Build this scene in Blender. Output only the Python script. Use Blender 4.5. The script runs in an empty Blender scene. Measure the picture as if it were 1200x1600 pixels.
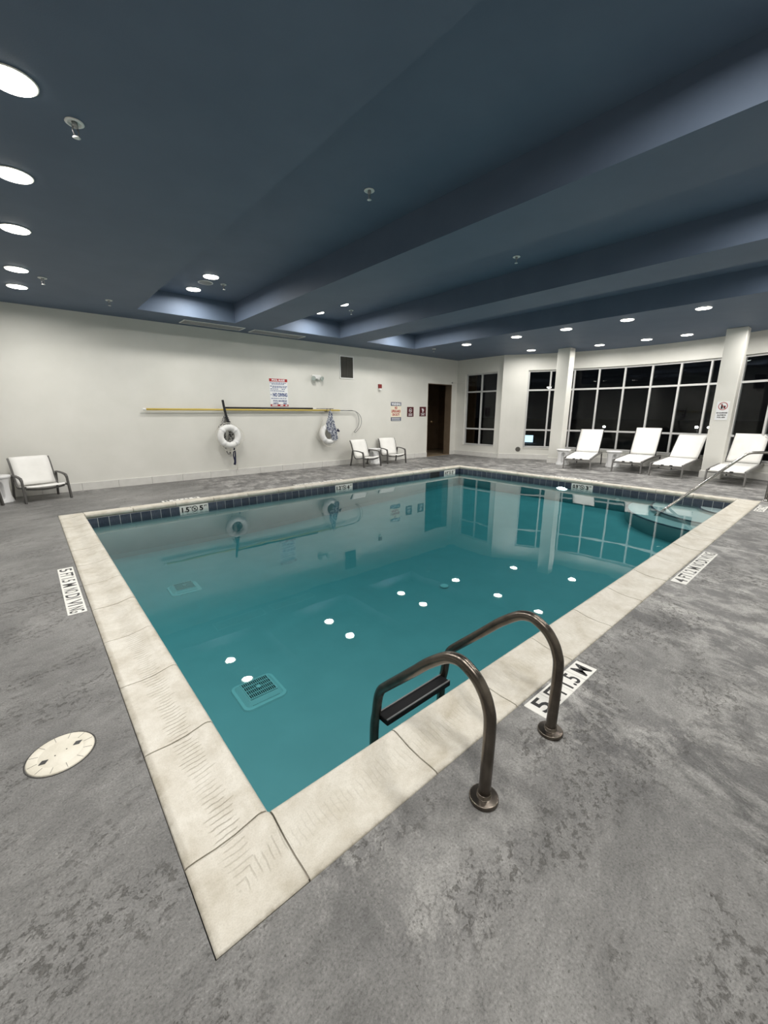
import bpy, math, random
from mathutils import Vector, Matrix
random.seed(7)
SC = bpy.context.scene
COL = SC.collection
PI = math.pi
def rad(a): return math.radians(a)

# ------------------------------------------------------------------ camera, world, lights, exposure
def build_camera():
    yaw, pitch, roll = rad(49.059), rad(13.681), rad(0.039)
    f = Vector((math.cos(yaw)*math.cos(pitch), math.sin(yaw)*math.cos(pitch), -math.sin(pitch)))
    r = Vector((math.sin(yaw), -math.cos(yaw), 0)); u = r.cross(f)
    r2 = r*math.cos(roll)+u*math.sin(roll); u2 = u*math.cos(roll)-r*math.sin(roll)
    cd = bpy.data.cameras.new('camera'); cd.sensor_fit = 'VERTICAL'; cd.sensor_height = 32.0
    cd.lens = 634.9/1600*32.0; cd.clip_start = 0.05; cd.clip_end = 300
    co = bpy.data.objects.new('camera', cd); COL.objects.link(co)
    m = Matrix((r2, u2, -f)).transposed().to_4x4(); m.translation = Vector((-.483, -1.234, 1.505))
    co.matrix_world = m; SC.camera = co
build_camera()

W = bpy.data.worlds.new('night'); SC.world = W; W.use_nodes = True
W.node_tree.nodes['Background'].inputs[0].default_value = (.012, .013, .016, 1)
W.node_tree.nodes['Background'].inputs[1].default_value = .25

SC.view_settings.view_transform = 'Standard'; SC.view_settings.look = 'None'
SC.view_settings.gamma = 1; SC.view_settings.use_curve_mapping = False
SC.view_settings.exposure = 0.0
SC.cycles.use_denoising = True
SC.cycles.max_bounces = 10; SC.cycles.diffuse_bounces = 5; SC.cycles.transparent_max_bounces = 16
SC.cycles.sample_clamp_indirect = 6

LAMP_POWER = 27.5
LAMP_COLOR = (1.0, .972, .925)
LENS_STRENGTH = 14.0
SOFFIT, COFFER = 3.34, 3.72
# every recessed downlight of the room: (x, y, ceiling height, seen in the photograph)
LIGHTS = [(-.24, 2.28, SOFFIT, 1), (-.24, 3.53, SOFFIT, 1), (-.24, 4.82, SOFFIT, 1), (-.24, 6.41, SOFFIT, 1), (-.24, 7.40, SOFFIT, 1),
          (2.26, 7.28, COFFER, 1), (2.26, 6.34, COFFER, 1), (4.94, 7.28, COFFER, 1), (4.94, 6.34, COFFER, 1), (7.62, 7.28, COFFER, 1), (7.62, 6.34, COFFER, 1),
          (9.04, 6.29, SOFFIT, 1), (9.04, 4.76, SOFFIT, 1), (9.04, 3.51, SOFFIT, 1), (9.04, 2.26, SOFFIT, 1), (9.04, 1.01, SOFFIT, 1),
          (11.34, 5.67, SOFFIT, 1), (11.88, 3.93, SOFFIT, 1), (11.88, 2.78, SOFFIT, 1), (11.88, 1.92, SOFFIT, 1),
          (-.24, 1.0, SOFFIT, 0), (-.24, -.49, SOFFIT, 0), (-.24, -1.48, SOFFIT, 0), (9.04, -.4, SOFFIT, 0), (11.34, .3, SOFFIT, 0), (9.04, -1.6, SOFFIT, 0),
          (2.26, -.45, COFFER, 0), (2.26, -1.4, COFFER, 0), (4.94, -.45, COFFER, 0), (4.94, -1.4, COFFER, 0), (7.62, -.45, COFFER, 0), (7.62, -1.4, COFFER, 0)]
for (x, y, z, s) in LIGHTS:
    ld = bpy.data.lights.new('downlight_lamp', 'AREA'); ld.shape = 'DISK'; ld.size = .2; ld.energy = LAMP_POWER
    ld.color = LAMP_COLOR; ld.spread = rad(172)
    lo = bpy.data.objects.new('downlight_lamp', ld); COL.objects.link(lo); lo.location = (x, y, z-.024)

# ------------------------------------------------------------------ materials
def mat(name, col=(.5, .5, .5), rough=.5, metal=0.0, spec=.5):
    m = bpy.data.materials.new(name); m.use_nodes = True
    b = m.node_tree.nodes['Principled BSDF']
    b.inputs['Base Color'].default_value = (*col, 1); b.inputs['Roughness'].default_value = rough
    b.inputs['Metallic'].default_value = metal; b.inputs['Specular IOR Level'].default_value = spec
    return m
class NT:
    def __init__(s, m): s.t = m.node_tree; s.n = s.t.nodes; s.l = s.t.links; s.b = s.n.get('Principled BSDF')
    def add(s, kind, **kw):
        n = s.n.new(kind)
        for k, v in kw.items():
            if k.startswith('i_'):
                key = k[2:]; key = int(key) if key.isdigit() else key.replace('_', ' ')
                n.inputs[key].default_value = v
            else: setattr(n, k, v)
        return n
    def link(s, a, b): s.l.new(a, b)
    def math(s, op, a, b=None):
        n = s.add('ShaderNodeMath', operation=op)
        for i, v in enumerate((a, b)):
            if v is None: continue
            if isinstance(v, (int, float)): n.inputs[i].default_value = v
            else: s.link(v, n.inputs[i])
        return n.outputs[0]
    def ramp(s, fac, stops):
        n = s.add('ShaderNodeValToRGB'); e = n.color_ramp.elements
        while len(e) < len(stops): e.new(.5)
        for k, (p, c) in enumerate(stops):
            e[k].position = p; e[k].color = (*c, 1) if len(c) == 3 else c
        s.link(fac, n.inputs[0]); return n.outputs[0]
    def mix(s, fac, a, b, mode='MIX'):
        n = s.add('ShaderNodeMix', data_type='RGBA', blend_type=mode)
        for k, v in (('Factor', fac), ('A', a), ('B', b)):
            i = [q for q in n.inputs if q.name == k and q.enabled and (q.type == 'RGBA' if k != 'Factor' else q.type == 'VALUE')][0]
            if isinstance(v, (int, float)): i.default_value = v
            elif isinstance(v, tuple): i.default_value = (*v, 1)
            else: s.link(v, i)
        return [o for o in n.outputs if o.type == 'RGBA'][0]
    def noise(s, vec, scale, detail=4, rough=.55, dist=0.0):
        n = s.add('ShaderNodeTexNoise'); n.inputs['Scale'].default_value = scale; n.inputs['Detail'].default_value = detail
        n.inputs['Roughness'].default_value = rough; n.inputs['Distortion'].default_value = dist
        if vec is not None: s.link(vec, n.inputs['Vector'])
        return n.outputs['Fac']
    def coord(s, which='Object', scale=(1, 1, 1), rot=(0, 0, 0)):
        t = s.add('ShaderNodeTexCoord'); mp = s.add('ShaderNodeMapping')
        mp.inputs['Scale'].default_value = scale; mp.inputs['Rotation'].default_value = rot
        s.link(t.outputs[which], mp.inputs[0]); return mp.outputs[0]
    def stretched(s, ang, k):       # object coordinates drawn out k times along a direction in plan
        t = s.add('ShaderNodeTexCoord'); mp = s.add('ShaderNodeMapping', vector_type='TEXTURE')
        mp.inputs['Scale'].default_value = (k, 1, 1); mp.inputs['Rotation'].default_value = (0, 0, rad(ang))
        s.link(t.outputs['Object'], mp.inputs[0]); return mp.outputs[0]
    def fmix(s, f, a, b):
        return s.math('ADD', s.math('MULTIPLY', a, s.math('SUBTRACT', 1.0, f)), s.math('MULTIPLY', b, f))
    def bump(s, h, strength=.3, dist=.01, prev=None):
        n = s.add('ShaderNodeBump'); n.inputs['Strength'].default_value = strength; n.inputs['Distance'].default_value = dist
        s.link(h, n.inputs['Height'])
        if prev is not None: s.link(prev, n.inputs['Normal'])
        return n.outputs[0]

def noisy(name, c1, c2, scale=6, rough=.5, bump=.1, bscale=60, metal=0, spec=.5, bdist=.004):
    m = mat(name, c1, rough, metal, spec); t = NT(m); v = t.coord()
    t.link(t.ramp(t.noise(v, scale, 5), [(.3, c1), (.7, c2)]), t.b.inputs['Base Color'])
    if bump: t.link(t.bump(t.noise(v, bscale, 3), bump, bdist), t.b.inputs['Normal'])
    return m

def deck_material():
    m = mat('stained_concrete', rough=.55, spec=.35); t = NT(m)
    v = t.coord(); vl = t.stretched(16, 1.9); vr = t.stretched(78, 1.55); vp = t.stretched(20, 1.25)
    sep = t.add('ShaderNodeSeparateXYZ'); t.link(v, sep.inputs[0])
    # worn, mottled sealer: strongest along the right-hand deck
    area = t.math('ADD', t.math('MULTIPLY', sep.outputs[0], .11), t.math('MULTIPLY', t.math('SUBTRACT', t.noise(v, .9, 3), .5), 1.3))
    area = t.ramp(area, [(.10, (.06,)*3), (.30, (1,)*3)])
    big = t.noise(v, .8, 4, .55, .5); grain = t.noise(v, 120, 4, .75)
    midr = t.noise(vr, 4.2, 12, .80, .35); midl = t.noise(vl, 3.2, 8, .68, .6)
    fine = t.fmix(area, t.noise(vl, 17, 8, .75, .3), t.noise(vr, 19, 8, .75, .3))
    c = t.ramp(big, [(.32, (.138, .136, .133)), (.50, (.180, .177, .172)), (.68, (.222, .218, .211))])
    mott = t.ramp(midr, [(.36, (.46, .46, .475)), (.475, (.74, .74, .75)), (.505, (1.22, 1.22, 1.21)), (.60, (1.95, 1.95, 1.93))])
    c = t.mix(t.math('MULTIPLY', area, .85), c, mott, 'MULTIPLY')
    c = t.mix(.75, c, t.ramp(midl, [(.3, (.66,)*3), (.5, (1,)*3), (.7, (1.25,)*3)]), 'MULTIPLY')
    c = t.mix(.9, c, t.ramp(fine, [(.28, (.48,)*3), (.42, (.90,)*3), (.60, (1.10,)*3), (.74, (1.42,)*3)]), 'MULTIPLY')
    c = t.mix(.9, c, t.ramp(grain, [(.30, (.45,)*3), (.48, (.97,)*3), (.56, (1.05,)*3), (.72, (1.55,)*3)]), 'MULTIPLY')
    pit_area = t.ramp(t.noise(vl, 2.6, 5, .65), [(.48, (0, 0, 0)), (.57, (1, 1, 1))])
    pits = t.ramp(t.noise(vp, 34, 8, .75, .25), [(.53, (0, 0, 0)), (.59, (1, 1, 1))])
    pf = t.math('MULTIPLY', pit_area, pits)
    c = t.mix(t.math('MULTIPLY', pf, .60), c, (.058, .054, .048))
    fleck = t.ramp(t.noise(v, 55, 2, .5), [(.69, (0, 0, 0)), (.73, (1, 1, 1))])
    c = t.mix(t.math('MULTIPLY', fleck, .6), c, (.045, .042, .036))
    t.link(c, t.b.inputs['Base Color'])
    h = t.math('ADD', t.math('MULTIPLY', midr, .6), t.math('MULTIPLY', fine, .5)); h = t.math('SUBTRACT', h, t.math('MULTIPLY', pf, .35))
    n = t.bump(h, .55, .014); n = t.bump(grain, .4, .004, n); t.link(n, t.b.inputs['Normal'])
    t.link(t.ramp(midr, [(.35, (.42,)*3), (.65, (.62,)*3)]), t.b.inputs['Roughness'])
    return m

def coping_material(name, corner=False):
    # cast stone; local x runs along the stone, local y from the outer edge (-.305) to the water (0)
    m = mat(name, rough=.42, spec=.4); t = NT(m); v = t.coord()
    oi = t.add('ShaderNodeObjectInfo'); vm = t.add('ShaderNodeVectorMath', operation='ADD'); t.link(v, vm.inputs[0])
    vsc = t.add('ShaderNodeVectorMath', operation='SCALE'); vsc.inputs['Scale'].default_value = 1.0
    t.link(oi.outputs['Location'], vsc.inputs[0]); t.link(vsc.outputs[0], vm.inputs[1]); w = vm.outputs[0]
    n1 = t.noise(w, 5, 6, .6, .4); n2 = t.noise(w, 26, 5, .65); n3 = t.noise(w, 190, 3, .7)
    c = t.ramp(n1, [(.28, (.43, .39, .315)), (.44, (.535, .50, .43)), (.62, (.61, .58, .515))])
    c = t.mix(.5, c, t.ramp(n2, [(.3, (.84, .82, .78)), (.55, (1, 1, 1)), (.75, (1.08, 1.08, 1.08))]), 'MULTIPLY')
    c = t.mix(.6, c, t.ramp(n3, [(.3, (.8, .79, .76)), (.5, (1, 1, 1)), (.7, (1.1, 1.1, 1.1))]), 'MULTIPLY')
    sx = t.add('ShaderNodeSeparateXYZ'); t.link(v, sx.inputs[0]); X, Y = sx.outputs[0], sx.outputs[1]
    wob = t.math('MULTIPLY', t.math('SUBTRACT', t.noise(w, 9, 3), .5), .030)
    if corner: # mitred: grooves follow both arms
        nx, ny = t.math('MULTIPLY', X, -1.0), t.math('MULTIPLY', Y, -1.0)
        u = t.math('MINIMUM', nx, ny); vv = t.math('MULTIPLY', t.math('MAXIMUM', nx, ny), -1.0)
    else: u, vv = X, Y
    wave = t.math('SINE', t.math('MULTIPLY', t.math('ADD', u, wob), 2*PI/.0255))
    g = t.ramp(wave, [(.70, (0, 0, 0)), (.98, (1, 1, 1))])
    edge = t.math('ADD', vv, t.math('MULTIPLY', t.math('SUBTRACT', t.noise(t.coord(scale=(1, .15, 1)), 55, 2), .5), .12))
    band = t.math('MULTIPLY', t.ramp(t.math('ADD', edge, .5), [(.305, (0, 0, 0)), (.325, (1, 1, 1))]), t.ramp(t.math('ADD', edge, .5), [(.385, (1, 1, 1)), (.405, (0, 0, 0))]))
    keep = t.ramp(t.noise(w, 3.5, 2), [(.30, (.35,)*3), (.48, (1,)*3)])
    lx = t.add('ShaderNodeSeparateXYZ'); t.link(oi.outputs['Location'], lx.inputs[0])
    keep = t.math('MULTIPLY', keep, t.ramp(t.math('ADD', lx.outputs[1], 0.0), [(.08, (.3,)*3), (.2, (1,)*3)]))   # the front run is worn smoother
    if corner: keep = .55
    g = t.math('MULTIPLY', t.math('MULTIPLY', g, band), keep)
    c = t.mix(t.math('MULTIPLY', g, .5), c, (.20, .175, .13))
    dirt = t.math('MULTIPLY', t.ramp(t.math('ADD', vv, .5), [(.195, (1, 1, 1)), (.225, (0, 0, 0))]), t.ramp(n2, [(.45, (0, 0, 0)), (.65, (1, 1, 1))]))
    c = t.mix(t.math('MULTIPLY', dirt, .6), c, (.22, .185, .13))
    t.link(c, t.b.inputs['Base Color'])
    nb = t.bump(t.math('SUBTRACT', t.math('MULTIPLY', n2, .4), g), .55, .004); nb = t.bump(n3, .15, .002, nb); t.link(nb, t.b.inputs['Normal'])
    return m

def wall_material():
    m = mat('wall_paint', (.70, .69, .64), .55, spec=.3); t = NT(m); v = t.coord()
    t.link(t.ramp(t.noise(v, 1.3, 4), [(.35, (.655, .648, .60)), (.65, (.70, .69, .645))]), t.b.inputs['Base Color'])
    t.link(t.bump(t.noise(v, 90, 3), .12, .004), t.b.inputs['Normal']); return m
def schlick(t, f0, normal=None, power=5):
    lw = t.add('ShaderNodeLayerWeight'); lw.inputs['Blend'].default_value = .5
    if normal is not None: t.link(normal, lw.inputs['Normal'])
    p = t.math('POWER', lw.outputs['Facing'], power)
    return t.math('ADD', t.math('MULTIPLY', p, 1-f0), f0)
def water_material():
    m = bpy.data.materials.new('pool_water'); m.use_nodes = True; t = NT(m); t.n.clear()
    v = t.coord(); nb = t.bump(t.noise(v, 2.0, 2, .5), .02, .05)
    gl = t.add('ShaderNodeBsdfGlossy'); gl.inputs['Roughness'].default_value = .012; t.link(nb, gl.inputs['Normal'])
    tr = t.add('ShaderNodeBsdfTransparent'); tr.inputs[0].default_value = (1, 1, 1, 1)
    mx = t.add('ShaderNodeMixShader'); t.link(schlick(t, .021, nb), mx.inputs[0]); t.link(tr.outputs[0], mx.inputs[1]); t.link(gl.outputs[0], mx.inputs[2])
    va = t.add('ShaderNodeVolumeAbsorption'); va.inputs['Color'].default_value = (.30, .71, .735, 1); va.inputs['Density'].default_value = 1.7
    o = t.add('ShaderNodeOutputMaterial'); t.link(mx.outputs[0], o.inputs['Surface']); t.link(va.outputs[0], o.inputs['Volume'])
    return m
def glass_material():
    m = bpy.data.materials.new('window_glass'); m.use_nodes = True; t = NT(m); t.n.clear()
    gl = t.add('ShaderNodeBsdfGlossy'); gl.inputs['Roughness'].default_value = .0
    tr = t.add('ShaderNodeBsdfTransparent'); tr.inputs[0].default_value = (.82, .84, .84, 1)
    mx = t.add('ShaderNodeMixShader'); t.link(schlick(t, .02), mx.inputs[0]); t.link(tr.outputs[0], mx.inputs[1]); t.link(gl.outputs[0], mx.inputs[2])
    o = t.add('ShaderNodeOutputMaterial'); t.link(mx.outputs[0], o.inputs['Surface']); return m
def emit(name, col, s):
    m = bpy.data.materials.new(name); m.use_nodes = True; t = NT(m); t.n.clear()
    e = t.add('ShaderNodeEmission'); e.inputs[0].default_value = (*col, 1); e.inputs[1].default_value = s
    o = t.add('ShaderNodeOutputMaterial'); t.link(e.outputs[0], o.inputs[0]); return m
def tile_material():
    m = mat('navy_tile', rough=.22, spec=.5); t = NT(m); v = t.coord('Object')
    oi = t.add('ShaderNodeObjectInfo')
    c = t.mix(oi.outputs['Random'], (.034, .044, .066), (.062, .074, .102))
    n = t.noise(t.coord('Object'), 30, 5, .6)
    c = t.mix(.5, c, t.ramp(n, [(.3, (.6, .6, .6)), (.7, (1.6, 1.6, 1.6))]), 'MULTIPLY')
    t.link(c, t.b.inputs['Base Color']); return m
def rope_material(name, a, b, s):
    m = mat(name, a, .8); t = NT(m); v = t.coord()
    t.link(t.ramp(t.noise(v, s, 1, .4, .6), [(.47, a), (.53, b)]), t.b.inputs['Base Color']); return m

M = dict(
    deck=deck_material(), wall=wall_material(), coping=coping_material('cast_stone'), coping_corner=coping_material('cast_stone_corner', True),
    ceiling=noisy('navy_ceiling_paint', (.098, .130, .186), (.112, .146, .205), 2, .6, .12, 120, spec=.25),
    mortar=noisy('mortar', (.20, .18, .15), (.28, .255, .215), 12, .85, 0),
    joint=mat('joint_dark', (.05, .048, .045), .9), grout=noisy('grout', (.42, .44, .44), (.52, .53, .52), 20, .8, 0),
    plaster=noisy('pool_plaster', (.38, .44, .455), (.42, .48, .495), 3, .7, .1, 40), step=noisy('step_plaster', (.32, .36, .365), (.37, .41, .415), 3, .7, .1, 40), water=water_material(), glass=glass_material(),
    tile=tile_material(), white_tile=noisy('white_tile', (.70, .69, .65), (.76, .75, .71), 30, .3, 0), ink=mat('black_ink', (.012, .012, .012), .5),
    base=noisy('cove_base', (.60, .59, .56), (.66, .65, .62), 9, .35, .1, 80),
    white=mat('white_metal', (.78, .78, .76), .4), frame=noisy('window_aluminium', (.50, .50, .49), (.56, .56, .55), 5, .4, 0),
    lens=emit('lamp_lens', (1, .95, .84), LENS_STRENGTH), trim=mat('lamp_trim', (.88, .86, .80), .35),
    steel=noisy('bronzed_steel', (.085, .072, .060), (.15, .13, .11), 14, .26, .05, 200, metal=.9), chrome=noisy('chrome', (.30, .29, .275), (.40, .39, .37), 8, .2, 0, metal=1),
    tread=mat('black_tread', (.006, .006, .007), .6, spec=.2), alu=noisy('brushed_grey_frame', (.20, .195, .19), (.27, .262, .255), 10, .42, 0, metal=.55),
    charcoal=noisy('charcoal_frame', (.075, .072, .068), (.105, .10, .095), 10, .5, 0, metal=.3),
    dark=mat('dark_edge', (.02, .02, .02), .5),
    sling=noisy('white_sling', (.74, .73, .70), (.82, .81, .78), 4, .7, .25, 420, bdist=.002), plastic=noisy('white_plastic', (.70, .70, .70), (.76, .76, .76), 3, .35, .05, 60),
    yellow=mat('yellow_fibreglass', (.56, .42, .09), .4), black=mat('black_plastic', (.012, .012, .014), .4), grey=mat('grey_metal', (.32, .32, .32), .35, .7),
    ring=noisy('ring_buoy_shell', (.70, .70, .69), (.78, .78, .76), 12, .5, .05, 50), band=mat('ring_band', (.80, .80, .80), .6),
    rope_bw=rope_material('black_white_rope', (.62, .61, .58), (.02, .02, .025), 45), rope_bl=rope_material('blue_white_rope', (.60, .62, .66), (.02, .035, .10), 40), rope_w=mat('white_rope', (.66, .64, .58), .8), rope_n=mat('navy_rope', (.012, .015, .05), .8),
    red=mat('sign_red', (.36, .015, .015), .5), blue=mat('sign_blue', (.02, .05, .20), .5), navy=mat('sign_navy', (.015, .03, .09), .5), signwhite=mat('sign_white', (.78, .79, .80), .45), maroon=mat('maroon_sign', (.075, .008, .012), .4), cream=mat('sign_cream', (.78, .72, .58), .45),
    vent=mat('vent_grey', (.085, .08, .07), .6), ventw=mat('grille_grey', (.22, .225, .23), .5), brown=noisy('brown_wall', (.12, .076, .046), (.16, .105, .062), 4, .5, .1, 40), brown_light=noisy('brown_side_wall', (.13, .095, .062), (.17, .125, .085), 4, .5, .1, 40), tan=noisy('tan_tile', (.20, .15, .10), (.26, .20, .13), 8, .5, .1, 40),
    asphalt=noisy('asphalt', (.03, .03, .03), (.045, .045, .045), 5, .8, 0), lampglow=emit('outside_light', (1, .97, .92), 30), signglow=emit('lit_sign', (.55, .80, 1), 2.2), pinkglow=emit('far_pink_light', (1, .45, .40), .8), lidm=noisy('lid_plastic', (.60, .56, .46), (.74, .70, .61), 8, .55, .2, 60),
    lens_off=mat('clear_lamp', (.42, .47, .44), .25), redalarm=mat('alarm_red', (.20, .012, .012), .4), copper=mat('brass', (.5, .35, .2), .3, .8), pool_grate=mat('drain_plastic', (.62, .655, .66), .5), poolglow=emit('pool_lamp', (.92, .98, 1), 22))

# ------------------------------------------------------------------ mesh builder
class MB:
    def __init__(s): s.v = []; s.f = []; s.sm = []
    def box(s, a, b):
        x0, y0, z0 = a; x1, y1, z1 = b; n = len(s.v)
        s.v += [(x0, y0, z0), (x1, y0, z0), (x1, y1, z0), (x0, y1, z0), (x0, y0, z1), (x1, y0, z1), (x1, y1, z1), (x0, y1, z1)]
        for q in ((0, 3, 2, 1), (4, 5, 6, 7), (0, 1, 5, 4), (1, 2, 6, 5), (2, 3, 7, 6), (3, 0, 4, 7)): s.f.append(tuple(n+i for i in q)); s.sm.append(False)
        return s
    def bar(s, p, q, w, h, up=(0, 0, 1)):
        return s.sweep([p, q], w, h, up)
    def sweep(s, pts, w, h, up=(0, 0, 1), smooth=False):   # rectangular section along a path; w across, h along up
        pts = [Vector(p) for p in pts]; up = Vector(up); n0 = len(s.v)
        for i, p in enumerate(pts):
            t = (pts[min(i+1, len(pts)-1)]-pts[max(i-1, 0)]).normalized(); sd = t.cross(up)
            if sd.length < 1e-5: sd = t.cross(Vector((1, 0, 0)))
            sd.normalize(); u = sd.cross(t).normalized()
            for a, b in ((-1, -1), (1, -1), (1, 1), (-1, 1)): s.v.append(tuple(p+sd*a*w/2+u*b*h/2))
        for i in range(len(pts)-1):
            for k in range(4):
                a = n0+4*i+k; b = n0+4*i+(k+1) % 4; s.f.append((a, b, b+4, a+4)); s.sm.append(smooth)
        e = n0+4*(len(pts)-1); s.f += [(n0+3, n0+2, n0+1, n0), (e, e+1, e+2, e+3)]; s.sm += [False, False]; return s
    def tube(s, pts, r, n=10, closed=False, cap=True):
        pts = [Vector(p) for p in pts]; n0 = len(s.v); N = len(pts); nrm = None
        rr = r if isinstance(r, (list, tuple)) else [r]*N
        for i, p in enumerate(pts):
            if closed: t = (pts[(i+1) % N]-pts[i-1]).normalized()
            else: t = (pts[min(i+1, N-1)]-pts[max(i-1, 0)]).normalized()
            if nrm is None:
                nrm = t.cross(Vector((0, 0, 1)));
                if nrm.length < 1e-3: nrm = t.cross(Vector((1, 0, 0)))
            nrm = (nrm-t*nrm.dot(t)); nrm.normalize(); bn = t.cross(nrm)
            for k in range(n):
                a = 2*PI*k/n; s.v.append(tuple(p+(nrm*math.cos(a)+bn*math.sin(a))*rr[i]))
        for i in range(N if closed else N-1):
            j = (i+1) % N
            for k in range(n):
                k2 = (k+1) % n; s.f.append((n0+i*n+k, n0+i*n+k2, n0+j*n+k2, n0+j*n+k)); s.sm.append(True)
        if cap and not closed:
            s.f += [tuple(n0+k for k in reversed(range(n))), tuple(n0+(N-1)*n+k for k in range(n))]; s.sm += [False, False]
        return s
    def lathe(s, prof, n=24, c=(0, 0), smooth=True, warp=None):  # prof (r, z)
        n0 = len(s.v)
        for (r, z) in prof:
            for k in range(n):
                a = 2*PI*k/n; q = r*(warp(a, z) if warp else 1); s.v.append((c[0]+q*math.cos(a), c[1]+q*math.sin(a), z))
        for i in range(len(prof)-1):
            for k in range(n):
                k2 = (k+1) % n; s.f.append((n0+i*n+k, n0+i*n+k2, n0+(i+1)*n+k2, n0+(i+1)*n+k)); s.sm.append(smooth)
        s.f += [tuple(n0+k for k in reversed(range(n))), tuple(n0+(len(prof)-1)*n+k for k in range(n))]; s.sm += [False, False]; return s
    def prism(s, poly, z0, z1):     # poly counter-clockwise in xy
        n0 = len(s.v); n = len(poly)
        s.v += [(x, y, z0) for x, y in poly]+[(x, y, z1) for x, y in poly]
        s.f += [tuple(n0+k for k in reversed(range(n))), tuple(n0+n+k for k in range(n))]; s.sm += [False, False]
        for k in range(n): k2 = (k+1) % n; s.f.append((n0+k, n0+k2, n0+n+k2, n0+n+k)); s.sm.append(False)
        return s
    def arc(s, c, r0, r1, z0, z1, a0, a1, n):   # solid ring sector, degrees
        n0 = len(s.v)
        for i in range(n+1):
            a = rad(a0+(a1-a0)*i/n); ca, sa = math.cos(a), math.sin(a)
            for r, z in ((r0, z0), (r1, z0), (r1, z1), (r0, z1)): s.v.append((c[0]+r*ca, c[1]+r*sa, z))
        for i in range(n):
            for k in range(4): a = n0+4*i+k; b = n0+4*i+(k+1) % 4; s.f.append((a, b, b+4, a+4)); s.sm.append(False)
        e = n0+4*n; s.f += [(n0+3, n0+2, n0+1, n0), (e, e+1, e+2, e+3)]; s.sm += [False, False]; return s
    def grid(s, P, thick=None):     # P[i][j] points -> sheet with optional thickness along -normal approx
        n0 = len(s.v); I, J = len(P), len(P[0])
        for row in P: s.v += [tuple(p) for p in row]
        for i in range(I-1):
            for j in range(J-1): s.f.append((n0+i*J+j, n0+i*J+j+1, n0+(i+1)*J+j+1, n0+(i+1)*J+j)); s.sm.append(True)
        if thick:
            nrm = (Vector(P[0][1])-Vector(P[0][0])).cross(Vector(P[1][0])-Vector(P[0][0])).normalized()
            m0 = len(s.v)
            def nr(i, j):
                a = Vector(P[i][min(j+1, J-1)])-Vector(P[i][max(j-1, 0)]); b = Vector(P[min(i+1, I-1)][j])-Vector(P[max(i-1, 0)][j]); return a.cross(b).normalized()
            for i in range(I):
                for j in range(J): s.v.append(tuple(Vector(P[i][j])-nr(i, j)*thick))
            for i in range(I-1):
                for j in range(J-1): s.f.append((m0+(i+1)*J+j, m0+(i+1)*J+j+1, m0+i*J+j+1, m0+i*J+j)); s.sm.append(True)
            ring = [(0, j) for j in range(J)]+[(i, J-1) for i in range(1, I)]+[(I-1, j) for j in range(J-2, -1, -1)]+[(i, 0) for i in range(I-2, 0, -1)]
            for q in range(len(ring)):
                a = ring[q]; b = ring[(q+1) % len(ring)]
                s.f.append((n0+b[0]*J+b[1], n0+a[0]*J+a[1], m0+a[0]*J+a[1], m0+b[0]*J+b[1])); s.sm.append(False)
        return s
    def mesh(s, name, m):
        me = bpy.data.meshes.new(name); me.from_pydata(s.v, [], s.f); me.polygons.foreach_set('use_smooth', s.sm)
        if m: me.materials.append(m)
        me.update(); return me
    def build(s, name, m, parent=None, bevel=0, loc=None, rot=None):
        return link(name, s.mesh(name, m), parent, bevel, loc, rot)
def link(name, me, parent=None, bevel=0, loc=None, rot=None):
    o = bpy.data.objects.new(name, me); COL.objects.link(o); o.parent = parent
    if loc: o.location = loc
    if rot: o.rotation_euler = rot
    if bevel:
        b = o.modifiers.new('bevel', 'BEVEL'); b.width = bevel; b.segments = 2; b.limit_method = 'ANGLE'; b.angle_limit = rad(40); b.harden_normals = False
    return o
def thing(name, label, cat, loc=(0, 0, 0), rz=0, group=None):
    o = bpy.data.objects.new(name, None); COL.objects.link(o); o.location = loc; o.rotation_euler = (0, 0, rz); o.empty_display_size = .1
    o['label'] = label; o['category'] = cat
    if group: o['group'] = group
    return o
def structure(o, label=None):
    o['kind'] = 'structure'
    if label: o['label'] = label
    return o
def copy_tree(o, loc, rz, label, group):
    c = o.copy(); COL.objects.link(c); c.location = loc; c.rotation_euler = (0, 0, rz); c['label'] = label
    if group: c['group'] = group
    for ch in o.children:
        d = ch.copy(); COL.objects.link(d); d.parent = c
        for g in ch.children:
            e = g.copy(); COL.objects.link(e); e.parent = d
    return c
_glyph = {}
BOLD = [.018]
def glyphs(body0):
    body = (body0, BOLD[0])
    if body not in _glyph:
        cu = bpy.data.curves.new('lettering', 'FONT'); cu.body = body0; cu.offset = BOLD[0]; cu.resolution_u = 3
        ob = bpy.data.objects.new('lettering', cu); me = bpy.data.meshes.new_from_object(ob)
        v = [tuple(p.co) for p in me.vertices]; f = [tuple(p.vertices) for p in me.polygons]
        bpy.data.objects.remove(ob); bpy.data.curves.remove(cu); bpy.data.meshes.remove(me)
        xs = [p[0] for p in v]; ys = [p[1] for p in v]; x0, x1, y0, y1 = min(xs), max(xs), min(ys), max(ys)
        _glyph[body] = ([((p[0]-x0)/(x1-x0)-.5, (p[1]-y0)/(y1-y0)-.5) for p in v], f)
    return _glyph[body]
def put_text(mb, body, cx, cy, w, h, plane='xz', d=0.0):   # flat lettering fitted to a w x h box
    v, f = glyphs(body); n = len(mb.v)
    for x, y in v: mb.v.append((cx+x*w, -d, cy+y*h) if plane == 'xz' else (cx+x*w, cy+y*h, d))
    for q in f:
        mb.f.append(tuple(n+i for i in q)); mb.sm.append(False)
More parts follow.
